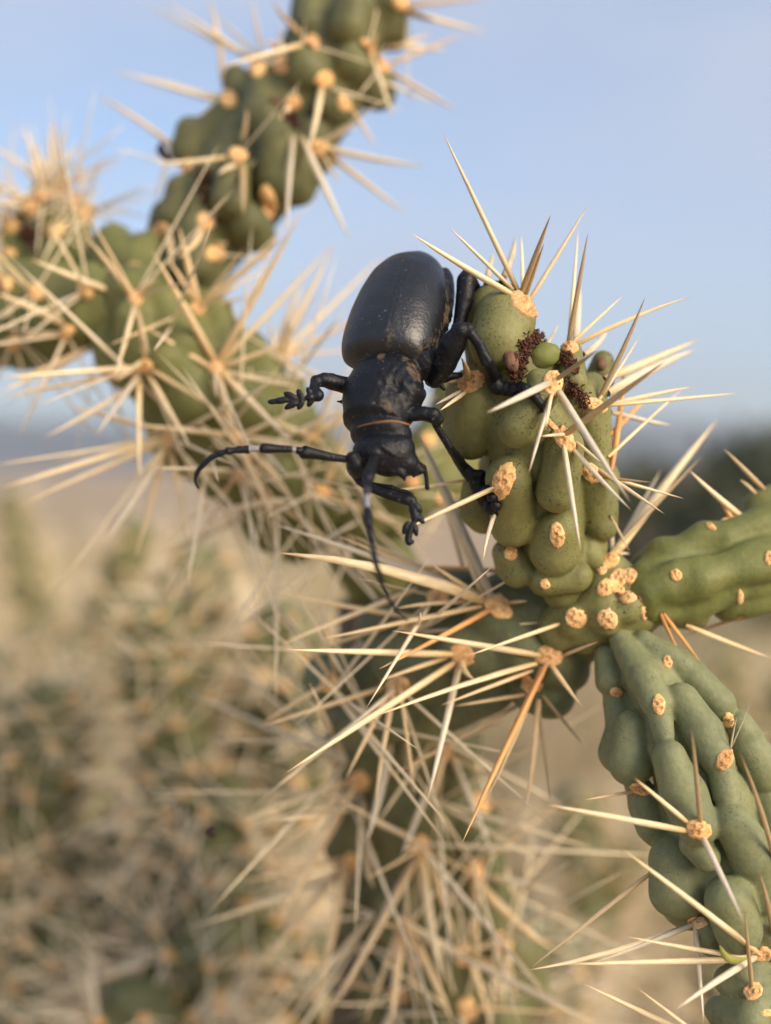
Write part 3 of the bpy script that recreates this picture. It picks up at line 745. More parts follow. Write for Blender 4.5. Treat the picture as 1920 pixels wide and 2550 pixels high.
for a in [(775, 980, 36, 33, 0, 2), (1020, 1050, 40, 62, -15, 3, 10, 26), (1070, 806, 26, 46, -8, 2), (1422, 1142, 32, 52, -10, 3), (1400, 1370, 44, 76, 25, 6, 12, 30)]: areole(JL, z4, *a)
for a in [(915, 152, 62, 38, 10, 3), (1250, 385, 74, 66, 20, 5, 11, 30), (1610, 1100, 80, 40, 0, 4), (1245, 920, 62, 38, -10, 3)]: areole(JL, z5, *a)
sp(JL, z5, (1180, 335, 880, 88, 5, 11), (1175, 388, 372, 240, 6, 15), (1272, 425, 1508, 915, 6, 14, 'w'), (1258, 340, 1205, -215, 5, 13, 'g'),
   (1570, 1075, 815, 500, 6, 15), (1560, 1120, 832, 1000, 4, 13), (1560, 1125, 488, 1160, 5, 17), (1570, 1115, 1110, 1425, 8, 17, 'w'),
   (1215, 925, 275, 1192, 4, 15), (1225, 930, 630, 1155, 2, 11, 'w'), (1235, 940, 1278, 1500, 3, 12, 'w'), (875, 165, 595, 212, 3, 9, 't'), (960, 650, 290, 1175, -3, 11, 't'))
sp(JL, z4, (1430, 1300, 1470, 1120, 2, 4, 'w'), (1440, 1305, 1555, 1030, 1, 3, 'w'), (1430, 1150, 1520, 1140, 2, 4, 'w'), (1440, 1300, 1666, 1200, 0, 4, 't'))
sp(JL, z5, (1690, 600, 1482, -70, 5, 13, 'g'), (1680, 980, 1592, 618, 5, 14, 'g'))
blob('leaf', JL, z5, 1415, 1078, 86, 24, 24, M_leaf, 1.4, .6, .55)
# last joint in the corner
JC = make_joint(plantA, z5, [(1520, 1180, 190, 119), (1560, 1450, 280, 118.5), (1600, 1900, 300, 118)], [
    (1420, 1250, 85, 1500, 1230, 95), (1560, 1200, 80, 1620, 1190, 80), (1380, 1440, 100, 1540, 1470, 118, .5), (1600, 1330, 90, 1640, 1400, 110), (1500, 1640, 120, 1560, 1720, 120), (1340, 1620, 80, 1380, 1700, 90)],
    .4, .22, M_blue, core=.6, seed=23)
areole(JC, z5, 1562, 1312, 60, 54, 0, 3, 10, 26)
areole(JC, z5, 1650, 1440, 40, 26, 0, 2)
sp(JC, z5, (1555, 1290, 1512, 842, 6, 10, 'g'), (1240, 1590, 578, 1270, 4, 14), (1290, 1600, 896, 1298, 4, 13, 'c'), (1400, 1640, 1130, 1500, 3, 12))

# --- shaded branch going back from the node and the stem below it
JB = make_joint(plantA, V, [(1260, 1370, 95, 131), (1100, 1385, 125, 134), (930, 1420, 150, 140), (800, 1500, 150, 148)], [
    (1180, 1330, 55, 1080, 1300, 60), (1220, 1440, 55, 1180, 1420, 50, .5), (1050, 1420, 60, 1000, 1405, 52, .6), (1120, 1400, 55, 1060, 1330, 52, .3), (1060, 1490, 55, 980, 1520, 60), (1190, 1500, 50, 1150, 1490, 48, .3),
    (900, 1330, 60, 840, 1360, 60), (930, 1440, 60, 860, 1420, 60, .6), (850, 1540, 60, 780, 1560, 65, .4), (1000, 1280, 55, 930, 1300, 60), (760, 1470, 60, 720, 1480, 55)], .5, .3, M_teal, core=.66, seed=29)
for a in [(1075, 1308, 36, 26, 25, 3), (1000, 1415, 32, 24, 20, 2), (1187, 1418, 32, 26, 30, 4), (1150, 1475, 24, 26, 0, 2), (945, 1290, 24, 20, 0, 2), (895, 1350, 30, 24, 0, 2), (715, 1475, 28, 24, 0, 2), (860, 1480, 26, 22, 0, 2)]: areole(JB, V, *a)
sp(JB, z11, (1150, 410, 85, 160, 10, 26), (1140, 385, 880, 215, 5, 12, 't'), (1135, 440, 300, 610, 4, 13, 't'), (1190, 455, 612, 762, 8, 13, 'o'), (1100, 415, 700, 448, 2, 11, 't'), (1190, 380, 1000, -20, -3, 20, 't'), (1290, 420, 1380, 410, 4, 9, 't'),
   (990, 685, 125, 662, 9, 16), (1000, 730, 130, 1300, 9, 17), (1030, 745, 860, 1458, 6, 17, 'w'), (1050, 720, 1110, 820, 3, 14, 't'), (960, 700, 620, 820, 2, 12, 't'),
   (1440, 690, 680, 563, 7, 15), (1420, 735, 600, 1005, 7, 15), (1400, 770, 935, 950, 3, 10, 't'), (1470, 755, 1045, 1660, 9, 19, 'o'), (1505, 740, 1666, 960, 3, 13, 't'), (1570, 690, 1750, 620, 4, 10, 't'), (1450, 760, 1150, 1470, 3, 11, 't'),
   (1440, 930, 1370, 1500, 2, 15, 't'), (1440, 940, 1500, 1455, 3, 11, 'g'), (1470, 910, 1666, 1150, 2, 11, 'g'), (1360, 895, 1000, 955, 2, 10, 't'), (1330, 960, 640, 1330, 0, 11, 't'),
   (1000, 330, 400, 70, 2, 13, 't'), (1080, 360, 0, -10, 3, 15, 'w'), (940, 290, 440, 60, 0, 13, 't'), (850, 500, 80, 370, 1, 13, 't'), (800, 350, 90, 640, 3, 17), (1245, 225, 650, 240, 0, 11, 'o'), (850, 480, 240, 680, -2, 12, 't'),
   (650, 850, 0, 1060, 3, 16, 't'), (690, 830, 440, 1330, 2, 17, 't'), (700, 830, 590, 1470, 3, 18, 't'), (720, 820, 800, 1420, 1, 14, 't'), (370, 830, 0, 1050, 2, 16, 't'), (370, 820, 200, 560, 2, 15, 't'), (400, 800, 300, 480, 2, 14, 't'))
sp(JB, V, (1060, 1290, 892, 912, -2, 22, 'w'), (1045, 1290, 908, 948, -4, 18, 'c'), (1000, 1180, 940, 1010, -3, 14, 't'))
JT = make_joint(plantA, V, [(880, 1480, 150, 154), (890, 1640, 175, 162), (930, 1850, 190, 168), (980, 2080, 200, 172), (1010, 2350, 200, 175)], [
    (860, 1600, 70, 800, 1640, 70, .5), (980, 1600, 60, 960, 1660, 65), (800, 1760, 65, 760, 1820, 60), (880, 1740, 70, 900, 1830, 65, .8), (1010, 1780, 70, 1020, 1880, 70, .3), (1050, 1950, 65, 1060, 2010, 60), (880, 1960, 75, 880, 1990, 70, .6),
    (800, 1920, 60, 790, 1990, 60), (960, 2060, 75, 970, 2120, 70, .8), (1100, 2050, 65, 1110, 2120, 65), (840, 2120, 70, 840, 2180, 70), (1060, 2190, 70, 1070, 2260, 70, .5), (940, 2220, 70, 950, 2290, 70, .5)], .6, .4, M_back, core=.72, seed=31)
AT = [(775, 1690), (910, 1830), (757, 1870), (1025, 1880), (872, 2000), (1000, 2060), (960, 1620), (1085, 2040), (1010, 2180), (860, 2150), (1045, 1730), (730, 1640)]
for x, y in AT: areole(JT, V, x, y, 24, 28, 0, 1, 5, 16)
sp(JT, z12, (580, 250, 195, 920, 8, 30, 't'), (620, 270, 660, 380, 4, 16, 't'), (560, 200, 0, 400, 4, 22, 'c'), (540, 620, 400, 1310, 6, 27, 't'), (520, 640, 70, 1190, 5, 24, 't'), (520, 600, 0, 720, 4, 20, 't'), (500, 680, 0, 850, 5, 18, 'c'),
   (910, 590, 460, 1400, 8, 32, 't'), (940, 610, 1050, 1260, 7, 30, 'c'), (980, 620, 1130, 1080, 4, 20, 't'), (830, 990, 780, 1458, 6, 32, 't'), (880, 990, 1100, 1458, 6, 26, 't'), (1240, 730, 1650, 1090, 5, 28, 't'), (1300, 700, 1666, 790, 4, 20, 'w'),
   (1200, 700, 1240, 1230, 3, 18, 't'), (1170, 1090, 1290, 1450, 4, 24, 't'), (1360, 1040, 1430, 1340, 3, 18, 't'), (980, 560, 1240, 700, 2, 14, 't'), (870, 480, 640, 390, 3, 16, 't'), (1060, 40, 990, 330, 3, 22, 't'), (770, 0, 650, 520, 10, 28, 'w'), (640, 520, 690, 760, 10, 22, 't'),
   (980, 0, 700, 430, 8, 14, 'c'), (840, 0, 890, 260, 6, 22, 't'), (1100, 80, 1330, 650, 4, 20, 'w'), (980, 210, 830, 600, 6, 20, 'w'), (600, 1180, 440, 1380, 4, 22, 't'), (820, 960, 640, 1458, 3, 20, 't'))
auto_spines(JT, V, AT, (2, 3), (10, 16), 't', .42, 3)
spine_mass(JT, V, AT + [(800, 1600), (760, 1760), (780, 2050), (840, 2190), (1080, 2150), (1110, 1950), (1040, 1700), (950, 1720), (800, 1980)], 4, (14, 30), M_farsp, 63, .55)
spine_mass(JB, V, [(945, 1290), (895, 1350), (715, 1475), (860, 1480), (760, 1420), (800, 1560)], 4, (12, 26), M_farsp, 64, .40)
trunk(plantA, P(*V(1010, 2300), 176), 9, r1=17)

# ================================================================== plant 2: soft-focus cactus with the tall stem
g2 = W(P(*V(900, 3000), 215))
plantB = empty('cholla_cactus', (g2[0] - .03, g2[1] + .05, 0), 'blurred cholla cactus whose tall dark stem rises above the beetle', 'cactus', 'cholla cacti')
JU = make_joint(plantB, z6, [(1150, -220, 225, 160), (1125, 60, 235, 161), (960, 380, 285, 161), (760, 660, 300, 161), (560, 900, 270, 160), (470, 1100, 190, 158)], [
    (1115, 20, 74, 1108, 100, 78, 1.5), (960, -10, 60, 950, 90, 62, .5), (1270, 0, 85, 1275, 115, 88, .4), (935, 290, 82, 930, 270, 80, .8), (1120, 260, 75, 1195, 340, 90, .3), (740, 350, 70, 742, 480, 74, .6), (620, 470, 75, 545, 580, 85),
    (840, 600, 85, 815, 740, 90, 1.), (1030, 420, 60, 1060, 455, 62, .8), (490, 590, 70, 470, 640, 68), (640, 690, 66, 618, 830, 76, 1.8), (425, 790, 70, 400, 900, 80), (930, 690, 95, 890, 760, 95, .4), (700, 920, 85, 720, 960, 90, .8),
    (350, 890, 58, 335, 980, 60), (480, 960, 75, 470, 1090, 80, .8), (520, 730, 70, 500, 900, 70, -.4), (640, 310, 50, 640, 370, 60), (960, 560, 80, 970, 600, 80, .2), (800, 560, 70, 780, 500, 70, .6)], .7, .32, M_back, core=.75, noise_amp=.2, seed=37)
AU = [(955, 180), (1185, 200), (1255, 268), (1010, 330), (735, 280), (835, 268), (615, 410), (880, 430), (1098, 425), (655, 640), (985, 612), (450, 700), (335, 960), (520, 915), (560, 1052), (1330, 10)]
for x, y in AU: areole(JU, z6, x, y, 40, 38, 0, 3, 7, 20, .5)
areole(JU, z6, 782, 835, 36, 68, -18, 4, 8, 22, .8)
bracts(JU, z6, [(520, 700), (505, 780), (530, 860)], 20, 60, M_bract, 11, 1.0)
bracts(JU, z6, [(870, 500), (900, 540), (820, 430)], 26, 50, M_bract, 12, 1.0)
sp(JU, z6, (915, 190, 590, 276, 4, 16), (910, 135, 795, 0, 2, 18, 'g'), (570, 405, 130, 288, 2, 20, 'w'), (575, 410, 180, 310, -3, 16, 'w'), (590, 400, 390, 380, 0, 15, 'w'), (735, 262, 345, 0, 0, 17), (740, 255, 270, 20, -3, 17, 'w'), (722, 255, 708, -20, 0, 16, 't'), (575, 330, 528, -20, 0, 17, 't'),
   (1190, 200, 1228, 130, 3, 12, 't'), (1205, 240, 1300, 488, 5, 17, 'c'), (1290, 255, 1605, 138, 0, 15, 't'), (1290, 190, 1455, 138, -3, 12, 't'), (1290, 290, 1568, 462, 3, 18, 't'), (1370, 240, 1530, 205, -4, 16, 'w'), (1350, 35, 1475, 86, 3, 22, 'g'), (1360, 22, 1690, -10, 0, 16, 't'), (1400, 40, 1690, 140, -2, 12, 't'),
   (1000, 370, 945, 620, 6, 20, 'c'), (1045, 372, 1178, 408, 3, 10), (870, 440, 814, 514, 3, 12), (880, 575, 855, 970, 5, 21, 'w'), (920, 580, 1120, 995, 6, 26, 'w'), (1030, 615, 1430, 690, 2, 20, 'w'), (1030, 640, 1355, 890, 0, 17, 't'), (600, 655, 300, 675, 2, 15), (672, 690, 676, 895, 5, 22, 'g'), (672, 590, 692, 450, 3, 16, 't'), (1125, 460, 1225, 605, 0, 14, 't'),
   (320, 590, 65, 395, 0, 17, 't'), (640, 690, 570, 725, 2, 12), (1000, 590, 1160, 510, -4, 12, 't'), (1250, 340, 1480, 430, -5, 14, 'w'), (370, 950, 380, 1120, 6, 24, 't'), (500, 950, 400, 1070, 4, 20, 't'), (560, 1010, 615, 1010, 2, 14), (780, 870, 1000, 800, -4, 12, 't'), (1000, 640, 1080, 760, 0, 14, 't'), (830, 200, 770, 170, 2, 18, 'o'), (840, 240, 830, 90, -3, 12, 'w'), (740, 250, 560, 60, -4, 14, 'w'), (300, 600, 310, 850, 0, 12, 'w')
   )
JK = make_joint(plantB, z7, [(600, 700, 130, 156), (500, 640, 90, 158), (420, 740, 120, 160)], [(480, 590, 70, 530, 690, 75), (440, 650, 60, 440, 760, 70), (620, 640, 70, 640, 720, 70), (540, 780, 60, 500, 800, 60)], 1.0, .4, M_leftg, core=.85, seed=41)
areole(JK, z7, 560, 700, 32, 32, 0, 2, 6, 18, .9); areole(JK, z7, 455, 790, 30, 26, 0, 1, 6, 18, .9)
JM = make_joint(plantB, z7, [(560, 820, 180, 151), (640, 960, 220, 151), (820, 1120, 245, 152), (1040, 1380, 285, 155), (1230, 1560, 280, 160), (1450, 1720, 210, 164), (1650, 2100, 210, 182)], [
    (500, 1030, 90, 560, 1150, 92, .2), (690, 850, 90, 760, 1000, 100, .3), (880, 900, 90, 960, 1060, 95), (1030, 1050, 85, 1090, 1130, 85), (690, 1080, 90, 800, 1240, 105, 1.2), (930, 1200, 100, 1050, 1280, 105, .8), (1190, 1230, 85, 1240, 1320, 85), (740, 1330, 95, 850, 1430, 100, .4),
    (1000, 1450, 95, 1120, 1530, 105, .8), (1230, 1420, 95, 1330, 1550, 105, .5), (1240, 1620, 95, 1350, 1690, 95), (630, 1230, 75, 690, 1340, 75), (550, 900, 80, 590, 1060, 90, 1.), (980, 1580, 95, 1090, 1660, 100, .3), (840, 1470, 95, 930, 1560, 100, .5), (1150, 1560, 90, 1220, 1640, 95, .9), (1080, 1740, 90, 1200, 1790, 95), (700, 1400, 80, 760, 1470, 80)], 1.0, .36, M_leftg, core=.8, noise_amp=.2, seed=43)
AL = [(600, 1100), (895, 1115), (700, 1405), (975, 1395), (560, 820), (820, 860), (1205, 1025), (1340, 1620), (1290, 1390), (1100, 1640), (1000, 1560)]
for x, y in AL: areole(JM, z7, x, y, 32, 34, 0, 2, 6, 18, .5)
sp(JM, z7, (590, 1105, 0, 1150, 8, 20), (590, 1120, 0, 1235, 5, 16, 't'), (580, 1130, 395, 1395, 6, 18, 'w'), (580, 1140, 582, 1590, 6, 17), (615, 1130, 795, 1445, 6, 19), (590, 1080, 480, 1165, 3, 14), (600, 1070, 575, 920, 4, 14, 't'), (620, 1110, 880, 1270, 2, 14, 't'), (590, 1150, 180, 1400, 4, 15), (560, 1130, 165, 1195, 5, 12, 't'),
   (890, 1085, 630, 620, 8, 24, 't'), (905, 1090, 1245, 475, 6, 24, 't'), (920, 1110, 1215, 1000, 2, 13, 't'), (900, 1140, 980, 1390, 5, 24, 't'), (930, 1140, 1230, 1440, 7, 22, 'c'), (925, 1125, 1260, 1190, 3, 16), (870, 1110, 590, 930, 3, 15, 't'), (920, 1090, 1390, 590, -4, 22), (940, 1070, 1150, 560, -2, 14, 't'),
   (690, 1415, 75, 1685, 9, 19), (680, 1400, 0, 1610, 8, 24), (690, 1440, 440, 1840, 8, 26, 'w'), (700, 1440, 560, 1560, 4, 14), (705, 1450, 775, 1850, 6, 21, 'c'), (720, 1430, 1010, 1720, 5, 18, 't'), (680, 1370, 290, 1268, 4, 15, 't'), (690, 1440, 560, 1900, 5, 18, 't'), (720, 1380, 1000, 1180, 2, 14, 't'),
   (970, 1390, 560, 1345, 5, 20), (990, 1430, 1140, 1740, 6, 26, 't'), (1000, 1420, 1210, 1650, 3, 22, 't'), (1000, 1400, 1410, 1480, 4, 16), (960, 1370, 870, 1150, 3, 22, 't'), (1040, 1380, 1250, 1290, 1, 12, 't'),
   (1205, 1010, 1390, 598, 3, 20), (1210, 1010, 1330, 730, 0, 14, 'w'), (1190, 1030, 980, 1080, 3, 16, 't'), (1215, 1030, 1300, 1180, 2, 16, 'c'), (1215, 1020, 1590, 640, -6, 18), (1200, 1000, 1120, 900, 2, 15, 't'), (1220, 1015, 1560, 860, -4, 16, 't'), (1210, 1005, 1260, 760, -3, 13, 'w'),
   (560, 840, 470, 1165, 7, 17, 'c'), (550, 820, 500, 730, 4, 17, 't'), (570, 810, 660, 740, 3, 12, 't'), (545, 810, 350, 560, 4, 18, 't'), (560, 850, 620, 1060, 4, 16, 't'), (820, 840, 740, 520, 4, 24, 't'), (830, 850, 1190, 560, 3, 26, 't'), (830, 860, 1110, 800, -2, 14, 't'), (815, 840, 700, 660, 3, 18, 't'),
   (1330, 1620, 1000, 1400, 4, 18, 't'), (1320, 1640, 800, 1720, 6, 20, 'w'), (1290, 1400, 1500, 1250, 0, 16, 't'), (1100, 1640, 1280, 1760, 3, 20, 't'), (1290, 1390, 1060, 1300, 3, 16))
auto_spines(JM, z7, AL[4:], (2, 4), (10, 17), 'tc', .42, 8)
spine_mass(JM, z7, AL + [(700, 950), (1050, 1150), (1180, 1330), (840, 1330), (1150, 1550), (1250, 1650), (1400, 1580), (1380, 1500), (1000, 950), (1120, 1060)], 2, (12, 26), M_farsp, 61, .36)
spine_mass(JM, z7, [(1300, 1650), (1400, 1700), (1450, 1800), (1500, 1750), (1250, 1450), (1180, 1200)], 3, (14, 28), M_farsp, 62, .40)
spine_mass(JM, z7, [(850, 1450), (1000, 1560), (700, 1405), (1150, 1680), (1250, 1760), (1080, 1450), (760, 1330)], 3, (16, 30), M_farsp, 68, .5)
JX = make_joint(plantB, V, [(790, 1110, 100, 160), (900, 1030, 100, 161), (985, 920, 85, 163)], [
    (860, 1120, 42, 900, 1080, 44), (960, 1040, 42, 985, 1000, 44), (900, 1010, 42, 930, 960, 42, .6), (985, 900, 40, 995, 870, 40), (800, 1060, 42, 840, 1010, 42), (1020, 960, 36, 1035, 930, 36), (870, 1070, 40, 880, 1040, 40, .8)], .9, .36, M_leftg, core=.78, noise_amp=.2, seed=59)
for x, y in [(925, 950), (1010, 905), (890, 1040), (960, 1080)]: areole(JX, V, x, y, 18, 19, 0, 1, 6, 16, .5)
sp(JX, V, (1010, 905, 1085, 840, 0, 13, 't'), (960, 1080, 1010, 1180, 2, 14, 't'), (960, 1085, 900, 1190, 3, 14, 'c'))
JG = make_joint(plantB, z7, [(460, 860, 160, 152), (250, 880, 195, 158), (0, 900, 200, 164), (-300, 920, 190, 170)], [
    (330, 790, 80, 180, 760, 88), (120, 760, 90, 0, 740, 92), (350, 900, 90, 230, 930, 95, .8), (110, 920, 90, 0, 950, 95, .5), (230, 1020, 70, 100, 1040, 75), (400, 800, 70, 380, 740, 60), (20, 1040, 70, -60, 1030, 70)], 1.2, .5, M_leftg, core=.8, seed=47)
AG = [(360, 790), (150, 800), (60, 1000), (280, 960), (20, 760), (420, 990)]
for x, y in AG: areole(JG, z7, x, y, 34, 32, 0, 1, 5, 14, 1)
sp(JG, z7, (455, 790, 130, 660, 4, 22), (420, 1000, -40, 790, 8, 26), (410, 1010, 60, 1160, 8, 22, 't'), (400, 1010, 0, 1215, 8, 20, 'c'))
JH = make_joint(plantB, z7, [(250, 760, 110, 164), (220, 620, 140, 166), (210, 450, 125, 168), (205, 370, 80, 168)], [
    (230, 450, 60, 230, 400, 62), (140, 520, 70, 130, 470, 70), (310, 540, 66, 310, 480, 64), (230, 600, 75, 230, 540, 70, .8), (100, 640, 80, 60, 560, 75), (330, 640, 60, 340, 600, 60), (180, 700, 70, 170, 650, 66, .5)], 1.2, .5, M_leftg, core=.8, seed=53)
AH = [(130, 450), (250, 365), (230, 545), (350, 470), (40, 520), (180, 400), (300, 420), (30, 640), (210, 350)]
for x, y in AH: areole(JH, z7, x, y, 36, 34, 0, 1, 5, 14, 1)
bracts(JH, z7, [(100, 540), (150, 580)], 34, 50, M_bract, 13, 1.5)
sp(JH, z7, (200, 350, 150, 170, 2, 24, 'w'), (205, 345, 212, 90, 0, 24, 'w'), (260, 350, 305, 200, 0, 24, 'w'), (190, 360, 110, 200, -2, 20, 'w'), (100, 440, -20, 330, 0, 22, 'w'), (110, 450, -20, 420, 2, 22, 'w'), (220, 350, 200, 150, -4, 20, 'w'), (180, 360, 90, 280, 0, 20, 'w'), (30, 520, -60, 400, 2, 22, 'w'), (330, 420, 360, 300, -2, 18, 'w'))
spine_mass(JU, z6, AU, 1, (9, 16), M_farsp, 65, .3)
spine_mass(JG, z7, AG, 4, (10, 22), M_farsp, 66, .36); spine_mass(JH, z7, AH, 5, (8, 16), M_farsp, 67, .36)
auto_spines(JH, z7, AH, (2, 4), (8, 14), 'wc', .5, 4)
auto_spines(JG, z7, AG, (2, 4), (8, 15), 'tc', .5, 4)
trunk(plantB, P(*z7(1650, 2080), 178), 8, r1=18)

# ================================================================== plants further back, strongly out of focus
def template_joint(seed, L=72, R=9.5, wd=.26, cnt=(7, 11)):
    """one joint along +Z in mm: skin, areoles and spines"""
    r = np.random.default_rng(seed)
    F = Field((-R * 1.7, -R * 1.7, -R * 1.2), (R * 1.7, R * 1.7, L + R * 1.3), .8)
    F.cone((0, 0, 0), (0, 0, L), R * .72, R * .72, 2)
    ar, sv, sf, av, af = [], [], [], [], []
    n = int(L / 3.4); ga = 2.39996
    for i in range(n):
        z = 1 + i * (L - 2) / n; a = i * ga; d = np.array((math.cos(a), math.sin(a), 0))
        f = 1 if z < L - R else .8
        F.cone(d * R * .62 + (0, 0, z - 5), d * R * .86 * f + (0, 0, z + 3), 2.8, 3.4, 1.2)
        ar.append((d * (R * .86 * f + 3.0) + (0, 0, z + 5.2), d * .86 + (0, 0, .5)))
    for p, nn in ar:
        b0 = len(av); nu = 8
        t1 = np.cross(nn, (0, 0, 1)); t1 /= np.linalg.norm(t1); t2 = np.cross(nn, t1); nn = nn / np.linalg.norm(nn)
        av.append(p + nn * .9)
        for q, hh in ((.6, .7), (1, -.4)):
            for j in range(nu): an = 6.283 * j / nu; av.append(p + (t1 * math.cos(an) + t2 * math.sin(an)) * 1.9 * q + nn * hh)
        for j in range(nu):
            k = (j + 1) % nu; af.append((b0, b0 + 1 + j, b0 + 1 + k)); af.append((b0 + 1 + j, b0 + 1 + nu + j, b0 + 1 + nu + k, b0 + 1 + k))
        for s_ in range(r.integers(*cnt)):
            v = r.normal(size=3); v /= np.linalg.norm(v); dd = nn * .7 + v; dd /= np.linalg.norm(dd)
            if dd @ nn < 0: dd = dd - 1.6 * (dd @ nn) * nn
            ln = r.uniform(11, 26) * (1.25 if wd > .3 else 1); u = np.cross(dd, r.normal(size=3)); u /= np.linalg.norm(u); w_ = np.cross(dd, u); b0 = len(sv)
            for j in range(4): an = 1.5708 * j; sv.append(p + (u * math.cos(an) + w_ * math.sin(an)) * wd)
            for j in range(4): an = 1.5708 * j; sv.append(p + dd * ln * .6 + (u * math.cos(an) + w_ * math.sin(an)) * wd * .85)
            sv.append(p + dd * ln)
            for j in range(4): k = (j + 1) % 4; sf += [(b0 + j, b0 + k, b0 + 4 + k, b0 + 4 + j), (b0 + 4 + j, b0 + 4 + k, b0 + 8)]
    v, f = F.mesh()
    def me(name, vv, ff, m, sm=True):
        x = bpy.data.meshes.new(name); x.from_pydata([tuple(np.asarray(q) * MM) for q in vv], [], [tuple(int(i) for i in q) for q in ff]); x.update()
        if sm: x.polygons.foreach_set('use_smooth', [True] * len(x.polygons))
        x.materials.append(m); return x
    far_sp = me('spine', sv, sf, M_farsp, False)
    return me('stem_joint', v, f, M_far), me('areole', av, af, M_farar), far_sp
TJ = [template_joint(101, 72), template_joint(102, 58), template_joint(103, 72, 9, .40, (5, 8)), template_joint(104, 58, 9, .40, (5, 8))]
def far_joint(plant, a, b, var=0):
    a, b = Vector(a), Vector(b); d = b - a; L = (72, 58)[var % 2] * MM; s = d.length / L
    q = d.to_track_quat('Z', 'Y') @ Quaternion((0, 0, 1), random.uniform(0, 6.28))
    o = bpy.data.objects.new('stem_joint', TJ[var][0]); COL.objects.link(o); o.parent = plant
    o.location = a - wloc(plant); o.rotation_mode = 'QUATERNION'; o.rotation_quaternion = q; o.scale = (max(.8, min(s, 1.15)),) * 2 + (s,)
    for nm, me in (('areole', TJ[var][1]), ('spine', TJ[var][2])):
        c = bpy.data.objects.new(nm, me); COL.objects.link(c); c.parent = o; c['kind'] = 'stuff'
    return o
def far_plant(label, base_px, depth, segs):
    b = W(P(*base_px, depth)); plant = empty('cholla_cactus', (b[0], b[1], 0), label, 'cactus', 'cholla cacti')
    for i, (x1, y1, d1, x2, y2, d2) in enumerate(segs): far_joint(plant, W(P(*V(x1, y1), d1)), W(P(*V(x2, y2), d2)), i % 2 + (2 if depth < 265 else 0))
    z = b[2]; prev = Vector(b)
    k = 0
    while z > .12 and k < 20:
        nx = Vector((b[0] + random.uniform(-.025, .025), b[1] + random.uniform(-.02, .02), max(z - .07, .02))); far_joint(plant, nx, prev, k % 2 + (2 if depth < 265 else 0)); prev = nx; z = nx.z; k += 1
    return plant
far_plant('dim cholla cactus with orange areoles standing at the lower edge, lowest of the blurred ones', V(40, 2350), 240,
          [(20, 2450, 240, 40, 2100, 240), (40, 2100, 240, 80, 1780, 240), (80, 1780, 240, 130, 1490, 244), (70, 2000, 242, -60, 1740, 250), (20, 1700, 255, -60, 1420, 262), (50, 2150, 236, 190, 2000, 230)])
far_plant('faint cholla cactus with a drooping joint below the curved antenna', V(330, 2420), 235,
          [(310, 2520, 240, 330, 2170, 236), (330, 2170, 236, 370, 1860, 232), (370, 1860, 232, 400, 1600, 228), (340, 2120, 235, 240, 1900, 250), (370, 1880, 230, 520, 1720, 224), (340, 2000, 235, 180, 1830, 245), (330, 2200, 225, 470, 2010, 215), (400, 1620, 230, 330, 1420, 236)])
far_plant('small blurred cholla between the antenna and the lowest stems, its tip dotted orange', V(190, 2500), 430,
          [(190, 2500, 430, 200, 2100, 430), (200, 2100, 430, 190, 1720, 425), (190, 1720, 425, 230, 1400, 420), (230, 1400, 420, 290, 1150, 415), (200, 1720, 425, 120, 1520, 430), (230, 1420, 420, 330, 1290, 425)])
far_plant('low blurred cholla whose joints fill the bottom beneath the long spines', V(520, 2450), 270,
          [(520, 2450, 270, 500, 2180, 272), (500, 2180, 272, 380, 2080, 276), (500, 2200, 272, 600, 2060, 280), (480, 2260, 265, 330, 2150, 262), (620, 2350, 268, 760, 2200, 272)])
far_plant('blurred cholla with large pale spines, nearest of those at the bottom edge', V(230, 2650), 205,
          [(230, 2650, 205, 245, 2360, 205), (245, 2360, 205, 310, 2150, 203), (240, 2400, 205, 120, 2230, 207)])
far_plant('wide pale cholla shrub furthest back, reaching up to the horizon', V(150, 2600), 560,
          [(150, 2600, 560, 150, 2000, 560), (150, 2000, 560, 120, 1550, 560), (120, 1550, 560, 60, 1230, 560), (120, 1560, 560, 210, 1300, 550), (150, 1950, 560, 330, 1640, 545), (330, 1640, 545, 400, 1380, 540), (330, 1640, 545, 520, 1480, 540), (400, 1400, 540, 380, 1180, 545), (520, 1480, 540, 600, 1300, 535), (60, 1250, 560, 20, 1080, 565), (150, 2000, 560, 20, 1700, 570)])
far_plant('blurred cholla behind the descending green branch', V(1230, 2500), 330,
          [(1230, 2500, 330, 1220, 2200, 330), (1220, 2200, 330, 1280, 1950, 332), (1280, 1950, 332, 1240, 1720, 335), (1230, 2120, 330, 1140, 1990, 326), (1280, 1960, 332, 1370, 1840, 340)])
far_plant('hazy cholla clump below the smooth green branch', V(1560, 2500), 520,
          [(1560, 2500, 520, 1560, 2050, 520), (1560, 2050, 520, 1600, 1640, 520), (1600, 1640, 520, 1560, 1420, 520), (1560, 1900, 520, 1420, 1640, 510), (1560, 1640, 520, 1480, 1440, 515), (1600, 1700, 520, 1720, 1460, 530)])

